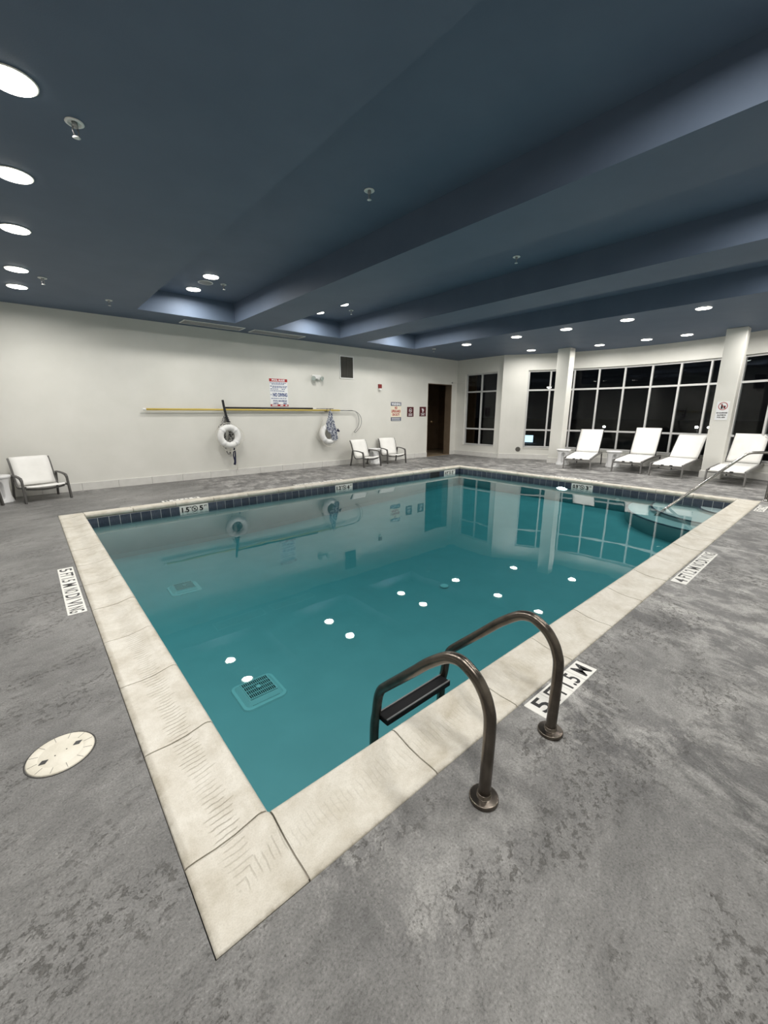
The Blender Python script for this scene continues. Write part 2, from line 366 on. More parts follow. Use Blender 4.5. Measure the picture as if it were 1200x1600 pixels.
def letters(parent, body, cx, cy, w, h, plane, d, m):   # one object per character, laid out as put_text lays the word
    v, f = glyphs(body); adj = list(range(len(v)))
    def find(i):
        while adj[i] != i: adj[i] = adj[adj[i]]; i = adj[i]
        return i
    for q in f:
        for i in q[1:]: adj[find(i)] = find(q[0])
    groups = {}
    for q in f: groups.setdefault(find(q[0]), []).append(q)
    for fs in groups.values():
        mb = MB(); ix = {}
        for q in fs:
            for i in q:
                if i not in ix:
                    ix[i] = len(mb.v); x, y = v[i]; mb.v.append((cx+x*w, -d, cy+y*h) if plane == 'xz' else (cx+x*w, cy+y*h, d))
            mb.f.append(tuple(ix[i] for i in q)); mb.sm.append(False)
        mb.build('letter', m, parent)
def put_ring(mb, cx, cy, r, t, plane='xz', d=0.0, slash=True, n=20):
    k = len(mb.v)
    for i in range(n):
        a = 2*PI*i/n
        for q in (r, r-t):
            x, y = cx+q*math.cos(a), cy+q*math.sin(a); mb.v.append((x, -d, y) if plane == 'xz' else (x, y, d))
    for i in range(n): a = k+2*i; b = k+2*((i+1) % n); mb.f.append((a+1, a, b, b+1)); mb.sm.append(False)
    if slash:
        k = len(mb.v); c = math.cos(PI*.75); s_ = math.sin(PI*.75); px, py = -s_*t*.4, c*t*.4
        for sx, sy in ((1, 1), (1, -1), (-1, -1), (-1, 1)):
            x, y = cx+sx*c*r*.95+sy*px, cy+sx*s_*r*.95+sy*py; mb.v.append((x, -d, y) if plane == 'xz' else (x, y, d))
        mb.f.append((k, k+1, k+2, k+3)); mb.sm.append(False)
def put_rect(mb, x0, y0, x1, y1, plane='xz', d=0.0):
    k = len(mb.v)
    for x, y in ((x0, y0), (x1, y0), (x1, y1), (x0, y1)): mb.v.append((x, -d, y) if plane == 'xz' else (x, y, d))
    mb.f.append((k, k+1, k+2, k+3)); mb.sm.append(False)
def arcpts(c, r, a0, a1, n, ax='xz', y=0):
    out = []
    for i in range(n+1):
        a = rad(a0+(a1-a0)*i/n); out.append((c[0]+r*math.cos(a), y, c[1]+r*math.sin(a)) if ax == 'xz' else (y, c[0]+r*math.cos(a), c[1]+r*math.sin(a)))
    return out
def rounded(pts, r, n=5):        # polyline with rounded corners
    P = [Vector(p) for p in pts]; out = [P[0]]
    for i in range(1, len(P)-1):
        a = (P[i-1]-P[i]); b = (P[i+1]-P[i]); rr = min(r, a.length*.49, b.length*.49); p = P[i]+a.normalized()*rr; q = P[i]+b.normalized()*rr
        for k in range(n+1):
            t = k/n; out.append(p*(1-t)**2+P[i]*2*t*(1-t)+q*t*t)
    out.append(P[-1]); return out

# ------------------------------------------------------------------ the setting
PW, PD, CW = 8.794, 6.143, .305                 # pool length, width, coping width
YB, XR, YF, XL = 8.73, 11.69, -2.86, -2.9       # back wall, window wall, front wall, left wall
CC, RC = (7.064, 2.96), 5.968                   # bow of the window wall
AW0, AW1 = 32.3, -33.2                          # window in the bow, degrees
ZS, ZT = .385, 2.85                             # sill and head of the windows
XE = 13.6
def build_floor():
    x0, x1, y0, y1 = XL-.1, XE, YF-.1, YB+.1; a, b = -CW-.0025, -CW-.0025; c, d = PW+CW+.0025, PD+CW+.0025
    u = MB()
    for r in ((x0, y0, x1, b), (x0, d, x1, y1), (x0, b, a, d), (c, b, x1, d)): u.box((r[0], r[1], -.12), (r[2], r[3], -.012))
    f = structure(u.build('floor', M['joint'])); g = .003
    J1, J2, J3, J4 = 7.48, 3.08, 4.48, 7.18          # control joints that show in the deck
    cells = [(x0, J1+g, 3.6, y1), (3.6, J1+g, x1, y1), (x0, d, x1, J1-g), (x0, J2+g, a, d), (x0, b, a, J2-g), (c, b, x1, d),
             (x0, y0, a, b), (a, y0, J3-g, b), (J3+g, y0, J4-g, b), (J4+g, y0, x1, b)]
    for r in cells: MB().box((r[0], r[1], -.06), (r[2], r[3], 0)).build('slab', M['deck'], f)
build_floor()

def build_walls():
    t = .15
    # back wall with an alcove opening
    dx0, dx1, dz = 10.15, 11.385, 2.495
    w = MB().box((XL, YB, 0), (dx0, YB+t, SOFFIT+.5)).box((dx1, YB, 0), (XR+t, YB+t, SOFFIT+.5)).box((dx0, YB, dz), (dx1, YB+t, SOFFIT+.5))
    structure(w.build('wall_back', M['wall']))
    structure(MB().box((XL-t, YF-t, 0), (XL, YB+t, SOFFIT+.5)).build('wall_left', M['wall']))
    structure(MB().box((XL, YF-t, 0), (XE, YF, SOFFIT+.5)).build('wall_front', M['wall']))
    # window wall: straight return, bow, straight return
    r = MB(); a = math.degrees(math.asin((6.79-CC[1])/RC)); wy0, wy1 = 7.03, 8.355
    r.box((XR, 6.79, 0), (XR+t, wy0, SOFFIT+.5)).box((XR, wy1, 0), (XR+t, YB, SOFFIT+.5)).box((XR, wy0, 0), (XR+t, wy1, ZS)).box((XR, wy0, ZT), (XR+t, wy1, SOFFIT+.5))
    r.arc(CC, RC, RC+.2, 0, ZS, AW0, AW1, 40).arc(CC, RC, RC+.2, ZT, SOFFIT+.5, AW0, AW1, 40)
    r.arc(CC, RC, RC+.2, 0, SOFFIT+.5, a, AW0, 5).arc(CC, RC, RC+.2, 0, SOFFIT+.5, AW1, -a, 5)
    r.box((XR, YF, 0), (XR+t, CC[1]-RC*math.sin(rad(a)), SOFFIT+.5))
    structure(r.build('wall_right', M['wall']))
    # alcove behind the opening: shower room with brown walls
    ay = YB+t+1.85
    rx = dx1+1.6
    s = MB().box((dx0-.3, ay, 0), (rx, ay+.1, 2.9)).box((dx0-.4, YB+t, 0), (dx0-.3, ay+.1, 2.9)).box((rx, YB+t, 0), (rx+.1, ay+.1, 2.9)).box((dx0-.4, YB+t, 2.7), (rx+.1, ay+.1, 2.8))
    structure(s.build('wall_alcove', M['brown']))
    f = structure(MB().box((dx0-.4, YB+.02, -.1), (rx, ay+.1, -.012)).build('floor_alcove', M['joint']))
    for i in range(9):
        for j in range(6): MB().box((dx0-.4+i*.34, YB+.03+j*.31, -.05), (dx0-.4+i*.34+.334, YB+.03+j*.31+.304, .004)).build('floor_tile', M['tan'], f)
    dr = structure(MB().box((dx0, YB-.004, 0), (dx0+.02, YB+t, dz)).box((dx0+.02, YB-.004, dz-.02), (dx1-.02, YB+t, dz)).box((dx1-.02, YB-.004, 0), (dx1+.01, YB+.27, dz)).build('door_1', M['brown_light']))
    MB().box((dx0+.0, YB-.03, -.01), (dx1, YB+.1, .012)).build('threshold', M['tan'], dr)
    # baseboards
    h, d = .158, .022
    def strip(x0, x1, n):
        for i in range(n): MB().box((x0+(x1-x0)*i/n+.0015, YB-d, 0), (x0+(x1-x0)*(i+1)/n-.0015, YB, h)).build('base_tile', M['base'], bb, .004)
    bb = structure(MB().box((XL, YB-.006, 0), (dx0, YB+.01, h-.006)).box((dx1, YB-.006, 0), (XR, YB+.01, h-.006)).build('baseboard_back', M['grout']))
    strip(XL, dx0, 21); strip(dx1, XR-.02, 1)
    br = structure(MB().box((XR-d, 6.79, 0), (XR, YB, h)).arc(CC, RC-d, RC+.01, 0, h+.01, a-.3, -a+.3, 44).build('baseboard_right', M['base'], None, .004))
build_walls()

def build_ceiling():
    z0, z1 = SOFFIT, COFFER; ys, ye = -1.95, 7.80; bays = [(1.40, 3.21), (4.06, 5.885), (6.73, 8.55)]; t = .04
    m = MB(); x0, x1, y0, y1 = XL-.15, XE+.2, YF-.15, YB+.15
    m.box((x0, y0, z0), (x1, ys, z0+t)).box((x0, ye, z0), (x1, y1, z0+t))
    xs = [x0]+[v for b in bays for v in b]+[x1]
    for i in range(0, len(xs), 2): m.box((xs[i], ys, z0), (xs[i+1], ye, z0+t))
    for (a, b) in bays:
        m.box((a-t, ys-t, z1), (b+t, ye+t, z1+t)).box((a-t, ys-t, z0+t), (a, ye+t, z1)).box((b, ys-t, z0+t), (b+t, ye+t, z1)).box((a, ys-t, z0+t), (b, ys, z1)).box((a, ye, z0+t), (b, ye+t, z1))
    structure(m.build('ceiling', M['ceiling']))
build_ceiling()

def build_column(x0, y0, x1, y1, name, label):
    c = structure(MB().box((x0, y0, 0), (x1, y1, SOFFIT)).build(name, M['wall'], None, .012), label)
    MB().box((x0-.02, y0-.02, 0), (x1+.02, y1+.02, .17)).build('plinth', M['base'], c, .006)
build_column(11.70, 4.65, 12.02, 5.02, 'column', 'plain square white column left of the loungers')
build_column(11.70, .765, 12.02, 1.14, 'column.001', 'square white column between the loungers carrying a no glassware sign')

def build_windows():
    fw, fd = .05, .07
    ztr = (.962, 2.235)
    # straight window
    w = structure(MB().box((XR-.012, 7.0, ZS-.03), (XR+.10, 8.385, ZS)).build('window_1', M['wall'], None, .004))
    x0, x1 = XR+.06, XR+.06+fd; y0, y1 = 7.03, 8.355; ym = (y0+y1)/2
    for ya in (y0, ym-fw/2, y1-fw): MB().box((x0, ya, ZS), (x1, ya+fw, ZT)).build('mullion', M['frame'], w, .004)
    for za in (ZS, ztr[0]-fw/2, ztr[1]-fw/2, ZT-fw):
        for (ya, yb) in ((y0+fw, ym-fw/2), (ym+fw/2, y1-fw)): MB().box((x0+.006, ya, za), (x1-.006, yb, za+fw)).build('transom', M['frame'], w, .003)
    zs = (ZS+fw, ztr[0]-fw/2, ztr[0]+fw/2, ztr[1]-fw/2, ztr[1]+fw/2, ZT-fw)
    for k in range(3):
        for (ya, yb) in ((y0+fw, ym-fw/2), (ym+fw/2, y1-fw)): MB().box((x0+.03, ya, zs[2*k]), (x0+.036, yb, zs[2*k+1])).build('pane', M['glass'], w)
    # bow window, ten bays of three panes
    w = structure(MB().arc(CC, RC-.014, RC+.08, ZS-.03, ZS, AW0, AW1, 40).build('window_2', M['wall']))
    A = [AW0-6.55*i for i in range(11)]; rm = RC+.10
    def P(a, r): return Vector((CC[0]+r*math.cos(rad(a)), CC[1]+r*math.sin(rad(a)), 0))
    for i, a in enumerate(A):
        if i == 0: a -= .28
        if i == 10: a += .28
        p = P(a, rm); MB().box((-fd/2, -fw/2, ZS), (fd/2, fw/2, ZT)).build('mullion', M['frame'], w, .004, p, (0, 0, rad(a)))
    for i in range(10):
        p, q = P(A[i], rm), P(A[i+1], rm); dvec = q-p; L = dvec.length; mid = (p+q)/2; ang = math.atan2(dvec.y, dvec.x); hl = L/2-fw/2
        for za in (ZS, ztr[0]-fw/2, ztr[1]-fw/2, ZT-fw): MB().box((-hl, -fd/2+.006, za), (hl, fd/2-.006, za+fw)).build('transom', M['frame'], w, .003, mid, (0, 0, ang))
        for k in range(3): MB().box((-hl, -.003, zs[2*k]), (hl, .003, zs[2*k+1])).build('pane', M['glass'], w, 0, mid, (0, 0, ang))
build_windows()

# ------------------------------------------------------------------ swimming pool
WZ = -.138
POOL = thing('swimming_pool', 'rectangular teal indoor pool edged with cream coping stones and navy tiles', 'pool')
def coping_mesh(L):
    # outer edge, shallow dish, crest, bullnose over the water
    prof = [(-CW, -.045), (-CW, -.004), (-CW+.006, .004), (-.27, .006), (-.20, .004), (-.13, .010), (-.07, .024), (-.045, .0305), (-.028, .031), (-.012, .024), (-.002, .008), (0, -.008), (-.004, -.024), (-.016, -.036), (-.032, -.038), (-.04, -.045)]
    m = MB(); n = len(prof); g = .0034
    for x in (g, L-g):
        for (y, z) in prof: m.v.append((x, y, z))
    for i in range(n): j = (i+1) % n; m.f.append((i, n+i, n+j, j)); m.sm.append(1 <= i <= 13)
    for q, x in ((0, g), (1, L-g)):
        e = len(m.v); m.v += [(x, y, z) for (y, z) in prof]; c_ = tuple(range(e, e+n)); m.f.append(c_ if q == 0 else tuple(reversed(c_))); m.sm.append(False)
    return m.mesh('coping_stone', M['coping'])
def corner_mesh():
    # square corner stone, local origin at the water corner, body in -x,-y
    prof = [(-CW+.0005, .0), (-CW+.01, .004), (-.27, .006), (-.20, .004), (-.13, .010), (-.07, .024), (-.04, .031), (-.012, .024), (0, .002)]
    m = MB(); k = [p[0] for p in prof]; K = len(k)
    def hz(x, y):
        q = max(x, y)
        def lk(v):
            for i in range(K-1):
                if k[i] <= v <= k[i+1]: f = (v-k[i])/(k[i+1]-k[i]); return prof[i][1]*(1-f)+prof[i+1][1]*f
            return prof[-1][1] if v > 0 else prof[0][1]
        return min(lk(min(x, 0)), lk(min(y, 0))) if False else lk(-math.hypot(min(x, 0), min(y, 0)) if min(x, y) > -.13 else max(min(x, y), -CW+.0005))
    g = [-CW+.0005, -CW+.01, -.27, -.23, -.20, -.165, -.13, -.10, -.07, -.055, -.04, -.025, -.012, -.003]
    P = [[(x, y, hz(x, y)) for y in g] for x in g]
    m.grid(P); n = len(g)
    ring = [(0, j) for j in range(n)]+[(i, n-1) for i in range(1, n)]+[(n-1, j) for j in range(n-2, -1, -1)]+[(i, 0) for i in range(n-2, 0, -1)]
    b0 = len(m.v)
    for (i, j) in ring: m.v.append((g[i], g[j], -.045))
    for q in range(len(ring)):
        a, b = ring[q], ring[(q+1) % len(ring)]; m.f.append((a[0]*n+a[1], b[0]*n+b[1], b0+(q+1) % len(ring), b0+q)); m.sm.append(False)
    m.f.append(tuple(b0+q for q in range(len(ring)))); m.sm.append(False)
    m.f = [tuple(reversed(q)) if i < (n-1)*(n-1) else q for i, q in enumerate(m.f)]
    me = m.mesh('coping_corner', M['coping_corner']); return me
def build_coping():
    cm = corner_mesh()
    for (x, y, r) in ((0, 0, 0), (PW, 0, PI/2), (PW, PD, PI), (0, PD, -PI/2)):
        # local -x,-y must point outside the pool
        link('coping_stone', cm, POOL, 0, (x, y, 0), (0, 0, r))
    bed = MB(); o, i_ = CW-.008, .04; lo, hi = -.045, -.002
    bed.box((-o, -o, lo), (PW+o, -i_, hi)).box((-o, PD+i_, lo), (PW+o, PD+o, hi)).box((-o, -i_, lo), (-i_, PD+i_, hi)).box((PW+i_, -i_, lo), (PW+o, PD+i_, hi))
    bed.build('mortar_bed', M['mortar'], POOL)
    def run(n, L, org, ang):
        me = coping_mesh(L/n)
        for i in range(n):
            jz = random.uniform(-.0012, .0012); jr = random.uniform(-.0015, .0015)
            p = Vector(org)+Vector((math.cos(ang), math.sin(ang), 0))*(L/n*i); p.z = jz
            link('coping_stone', me, POOL, 0, p, (0, 0, ang+jr))
    run(14, PW, (0, 0, 0), 0); run(10, PD, (PW, 0, 0), PI/2); run(14, PW, (PW, PD, 0), PI); run(10, PD, (0, PD, 0), -PI/2)
build_coping()
def build_basin():
    o = .026; a, b, c, d = -o, -o, PW+o, PD+o
    def fz(x): return -.74+(.22*max(0, min(1, (x-2.5)/5.5)))
    m = MB(); xs = [a, 2.5, 4, 5.5, 7, 8, c]; n0 = 0
    for x in xs:
        for (y, z) in ((b, -.047), (b, fz(x)+.06), (b+.06, fz(x)), (d-.06, fz(x)), (d, fz(x)+.06), (d, -.047)): m.v.append((x, y, z))
    for i in range(len(xs)-1):
        for k in range(5): q = 6*i+k; m.f.append((q, q+6, q+7, q+1)); m.sm.append(False)
    for i, rev in ((0, False), (len(xs)-1, True)):
        q = tuple(6*i+k for k in range(6)); m.f.append(tuple(reversed(q)) if rev else q); m.sm.append(False)
    m.f = [tuple(reversed(q)) for q in m.f]
    m.build('basin', M['plaster'], POOL)
    e = o+.004
    MB().box((-e, -e, -1.0), (PW+e, PD+e, WZ)).build('water', M['water'], POOL)
    # curved corner steps with a dark tile nosing
    for r, z in ((.52, WZ-.035), (1.26, WZ-.09), (1.66, WZ-.155)):
        s = MB(); poly = [(PW+.02, -.02)]+[(PW+.02-r*math.sin(rad(90*i/28)), -.02+r*math.cos(rad(90*i/28))) for i in range(29)]
        st = s.prism(poly, z-.45, z).build('step', M['step'], POOL)
        nz = MB().arc((PW+.02, -.02), r-.035, r+.003, z-.012, z+.002, 90, 180, 28)
        nz.build('step_nosing', M['tile'], st)
    # waterline tiles on the two far walls
    p = .1524; tz0, tz1 = -.198, -.049; tm = MB().box((-p/2+.0042, -.008, tz0), (p/2-.0042, .006, tz1)).mesh('waterline_tile', M['tile'])
    g = MB().box((0, PD+.010, tz0-.004), (PW, PD+.025, tz1+.004)).box((PW+.010, 0, tz0-.004), (PW+.025, PD, tz1+.004)); g.build('grout', M['grout'], POOL)
    skip = [(1.305, 1.777), (4.50, 4.972), (7.555, 7.94), (8.135, 8.607)]
    def marker(x, y, rot, num, ft):
        k = MB().box((-.236, -.009, tz0), (.236, .006, tz1)).build('depth_tile', M['white_tile'], POOL, .002, (x, y, 0), (0, 0, rot))
        t = MB(); zc = (tz0+tz1)/2+.006; BOLD[0] = .05
        ink = M['ink']
        letters(k, num, -.145, zc, .12, .088, 'xz', .0105, ink); letters(k, 'M', -.062, zc+.035, .028, .022, 'xz', .0105, ink)
        put_ring(t, .005, zc, .052, .013, d=.0105); put_text(t, '\u00d7', .005, zc, .04, .04, d=.0107)
        t.build('no_diving_symbol', ink, k)
        letters(k, ft, .115, zc, .062, .088, 'xz', .0105, ink); letters(k, 'FT', .19, zc+.03, .05, .028, 'xz', .0105, ink); BOLD[0] = .018
    for a, num, ft in ((skip[0], '1.5', '5'), (skip[1], '1.2', '4'), (skip[3], '0.9', '3')): marker((a[0]+a[1])/2, PD+.014, 0, num, ft)
    marker(PW+.014, 2.664, -PI/2, '0.9', '3')
    def place(c0, c1, along):
        n = max(1, round((c1-c0)/p)); q = (c1-c0)/n
        for i in range(n):
            c = c0+q*(i+.5); jit = random.uniform(-.0008, .0008)
            o_ = link('waterline_tile', tm, POOL, 0, (c, PD+.014+jit, 0) if along == 'x' else (PW+.014+jit, c, 0), (0, 0, 0 if along == 'x' else -PI/2)); o_.scale = (q/p, 1, 1)
    e0 = 0
    for (s0, s1) in skip+[(PW+.02, 0)]: place(e0, s0, 'x'); e0 = s1
    place(-.0, 2.428, 'y'); place(2.90, PD+.01, 'y')
    sk = MB().box((7.565, PD-.002, tz0), (7.93, PD+.018, tz0+.012)).box((7.565, PD-.002, tz1-.012), (7.93, PD+.018, tz1)).box((7.565, PD-.002, tz0+.012), (7.578, PD+.018, tz1-.012)).box((7.917, PD-.002, tz0+.012), (7.93, PD+.018, tz1-.012)).build('skimmer_mouth', M['black'], POOL)
    MB().box((7.578, PD+.003, tz0+.012), (7.917, PD+.008, tz1-.012)).build('weir_flap', M['black'], sk)
    # main drains: rounded sloping frames with a raised grate
    def drain(x, y, rz, hw=.185):
        z = -.74; zt = z+.045
        fr = MB(); N = 32
        def rr(h, r, zz):
            out = []
            for q in range(4):
                cx, cy = ((h-r), (h-r)) if q == 0 else ((-h+r), (h-r)) if q == 1 else ((-h+r), (-h+r)) if q == 2 else ((h-r), (-h+r))
                for i in range(8): a = PI/2*q+PI/2*i/7; out.append((cx+r*math.cos(a), cy+r*math.sin(a), zz))
            return out
        rings = [rr(hw, .06, z), rr(hw-.006, .055, z+.012), rr(hw-.028, .04, z+.016), rr(hw-.065, .004, zt), rr(hw-.075, .003, zt)]
        for R_ in rings: fr.v += R_
        for i in range(4):
            for k in range(N): k2 = (k+1) % N; fr.f.append((i*N+k, i*N+k2, (i+1)*N+k2, (i+1)*N+k)); fr.sm.append(False)
        fr.f.append(tuple(4*N+k for k in range(N))); fr.sm.append(False)
        o_ = fr.build('drain_cover', M['pool_grate'], POOL, 0, (x, y, 0), (0, 0, rz))
        q = hw-.076; bars = MB()
        for i in range(15): bx = -q+2*q*i/14; bars.box((bx-.0022, -q, zt), (bx+.0022, q, zt+.008))
        for i in range(5): by = -q+2*q*i/4; bars.box((-q, by-.0028, zt), (q, by+.0028, zt+.009))
        bars.box((-q-.006, -q-.006, zt), (-q, q+.006, zt+.010)).box((q, -q-.006, zt), (q+.006, q+.006, zt+.010)).box((-q, -q-.006, zt), (q, -q, zt+.010)).box((-q, q, zt), (q, q+.006, zt+.010)); bars.build('grate', M['pool_grate'], o_)
        MB().box((-q, -q, zt-.001), (q, q, zt+.0015)).build('grate_well', M['dark'], o_)
        sl = MB()
        for i in range(22):
            bx = -q+2*q*i/21; w_ = .0045
            sl.sweep([(bx, -q-.004, zt+.001), (bx, -hw+.032, z+.0175)], w_, .003)
        sl.build('slot', M['dark'], o_)['kind'] = 'stuff'
        MB().lathe([(.022, zt+.008), (.022, zt+.013), (.009, zt+.013), (.008, zt+.010)], 16).build('screw_boss', M['pool_grate'], o_)
    drain(.648, 1.648, rad(-1)); drain(.777, 4.21, rad(-2))
    # floor return fitting and wall inlet
    MB().lathe([(.055, -.70), (.055, -.686), (.04, -.68), (.012, -.679)], 20, (3.35, 1.98)).build('floor_inlet', M['white'], POOL)
    pl = MB().lathe([(1.0, 0), (1.0, .010), (.9, .014), (.86, .012)], 28).build('pool_light', M['white'], POOL, 0, (PW+.024, 3.12, -.205), (0, -PI/2, 0)); pl.scale = (.052, .16, 1)
    MB().lathe([(.86, .010), (.6, .018), (.02, .021)], 24).build('lens', M['poolglow'], pl)
    il = MB().lathe([(.045, 0), (.045, .012), (.03, .016), (.012, .017)], 18).build('wall_inlet', M['white'], POOL, 0, (PW+.024, 1.9, -.29), (0, -PI/2, 0))
build_basin()

# ------------------------------------------------------------------ ladder and hand rail
def build_ladder():
    t = thing('pool_ladder', 'dark bronze steel pool ladder with two arched grab rails at the pool edge', 'ladder', (.95, -.505, 0))
    for s, x in ((-1, .68), (1, 1.218)):
        lx = x-.95
        yz = [(-.0, .0), (-.003, .15), (-.004, .355)]
        arch = [(.010, .428), (.034, .477), (.072, .519), (.131, .549), (.175, .549), (.225, .528), (.316, .456), (.395, .378), (.473, .301), (.592, .184)]
        tail = [(.630, .143), (.651, .100), (.662, .05), (.672, -.02), (.690, -.15), (.70, -.60)]
        pts = [(lx, y, z) for y, z in yz+arch+tail]
        P = [Vector(p) for p in pts]; fine = []
        for i in range(len(P)-1):                       # Catmull-Rom
            p0, p1, p2, p3 = P[max(i-1, 0)], P[i], P[i+1], P[min(i+2, len(P)-1)]
            for k in range(5):
                u = k/5; fine.append(.5*((2*p1)+(-p0+p2)*u+(2*p0-5*p1+4*p2-p3)*u*u+(-p0+3*p1-3*p2+p3)*u**3))
        fine.append(P[-1])
        MB().tube(fine, .0245, 16).build('grab_rail', M['steel'], t)
        e = MB().lathe([(.0565, 0), (.058, .002), (.058, .014), (.0575, .0165), (.055, .018), (.053, .0185), (.030, .0195), (.028, .020), (.0275, .034), (.025, .036)], 32, (lx, 0)); e.build('escutcheon', M['steel'], t)
    for z, dy in ((-.055, .668), (-.34, .668)):
        tr = MB().box((-.250, dy-.062, z-.02), (.250, dy+.022, z+.012)).build('tread', M['tread'], t, .005)
        MB().box((-.248, dy-.06, z+.012), (.248, dy-.052, z+.017)).box((-.248, dy+.012, z+.012), (.248, dy+.02, z+.017)).build('tread_rib', M['grey'], tr)
build_ladder()
def build_handrail():
    t = thing('stair_handrail', 'bright steel handrail running from the deck corner down into the pool steps', 'handrail', (9.20, -.347, 0))
    d = Vector((8.025-9.198, .801+.347, 0)); L = d.length; d.normalize()
    def Q(s, z): p = d*s; return (p.x, p.y, z)
    path = rounded([Q(0, 0), Q(0, .855), Q(.46, .845), Q(L, -.14), Q(L+.2, -.305)], .09, 6)
    MB().tube(path, .0235, 14).build('rail', M['chrome'], t)
    MB().lathe([(.055, 0), (.057, .002), (.057, .012), (.054, .015), (.03, .0165), (.0275, .017), (.0265, .03), (.0245, .031)], 28).build('escutcheon', M['chrome'], t)
build_handrail()

# ------------------------------------------------------------------ deck markers and lid
def deck_marker(label, loc, rz, tiles):
    t = thing('depth_marker', label, 'marker', (*loc, 0), rz, None)
    n = len(tiles); p = .155; L = n*p
    for i, s in enumerate(tiles):
        c = -L/2+p*(i+.5)
        tl = MB().box((c-p/2+.001, -.062, -.01), (c+p/2-.001, .062, .0025)).build('tile', M['white_tile'], t, .003)
        letters(tl, s, c, 0, .085 if len(s) == 1 else .115, .098, 'xy', .0028, M['ink'])
    return t
deck_marker('white tile strip reading 5FT 1.5M on the deck behind the ladder', (1.595, -.385), 0, ['5', 'FT', '1.5', 'M'])
deck_marker('white tile strip reading 5FT 1.5M NO DIVING beside the left coping', (-.393, 3.10), -PI/2, ['5', 'FT', '1.5', 'M', 'NO', 'DI', 'VI', 'NG'])
deck_marker('white tile strip reading 4FT 1.2M NO DIVING beside the right coping', (4.43, -.385), 0, ['4', 'FT', '1.2', 'M', 'NO', 'DI', 'VI', 'NG'])
deck_marker('white tile strip reading 3FT on the deck near the handrail post', (8.38, -.395), 0, ['3', 'FT', '.9', 'M'])
deck_marker('short white depth tile strip on the far deck above the 1.5M waterline tile', (1.44, 6.525), PI, ['5', 'FT', '1.5', 'M'])
deck_marker('long white no diving tile strip on the far deck above the 1.2M waterline tile', (4.32, 6.525), PI, ['4', 'FT', '1.2', 'M', 'NO', 'DI', 'VI', 'NG'])
deck_marker('pair of white depth tiles on the far deck before the twin armchairs', (6.93, 6.54), PI, ['3', 'FT'])
deck_marker('pair of white depth tiles on the far deck above the skimmer mouth', (7.73, 6.56), PI, ['.9', 'M'])
deck_marker('white no diving tile strip on the deck before the loungers', (9.18, 3.0), PI/2, ['3', 'FT', '.9', 'M', 'NO', 'DI', 'VI', 'NG'])

def build_lid():
    t = thing('skimmer_lid', 'round cream plastic deck lid with two black diamond finger holes', 'lid', (-.585, .888, 0))
    R = .125
    MB().lathe([(R+.007, -.01), (R+.007, .0015), (R+.003, .0015), (R+.002, -.004)], 40).build('rim', M['joint'], t)
    MB().lathe([(R, -.01), (R, .004), (R-.004, .006), (.085, .006), (.083, .0052), (.081, .006), (.01, .0065)], 40).build('cover', M['lidm'], t)
    g = MB()
    for i in range(12):
        a = 2*PI*i/12+.15
        g.sweep([(.086*math.cos(a), .086*math.sin(a), .0061), (.120*math.cos(a), .120*math.sin(a), .0061)], .0016, .0008)
    g.build('groove', M['vent'], t)
    for s in (-1, 1):
        a = rad(18); c = Vector((s*.066*math.cos(a), s*.066*math.sin(a)))
        q = .0155; poly = [(c.x+q*math.cos(a+k*PI/2)*(1.25 if k % 2 == 0 else .95), c.y+q*math.sin(a+k*PI/2)*(1.25 if k % 2 == 0 else .95)) for k in range(4)]
        MB().prism(poly, .0055, .0070).build('finger_hole', M['ink'], t)
        MB().lathe([(.003, .006), (.003, .0071), (.001, .0072)], 8, (c.x*.34, c.y*.34)).build('screw', M['ink'], t)
build_lid()

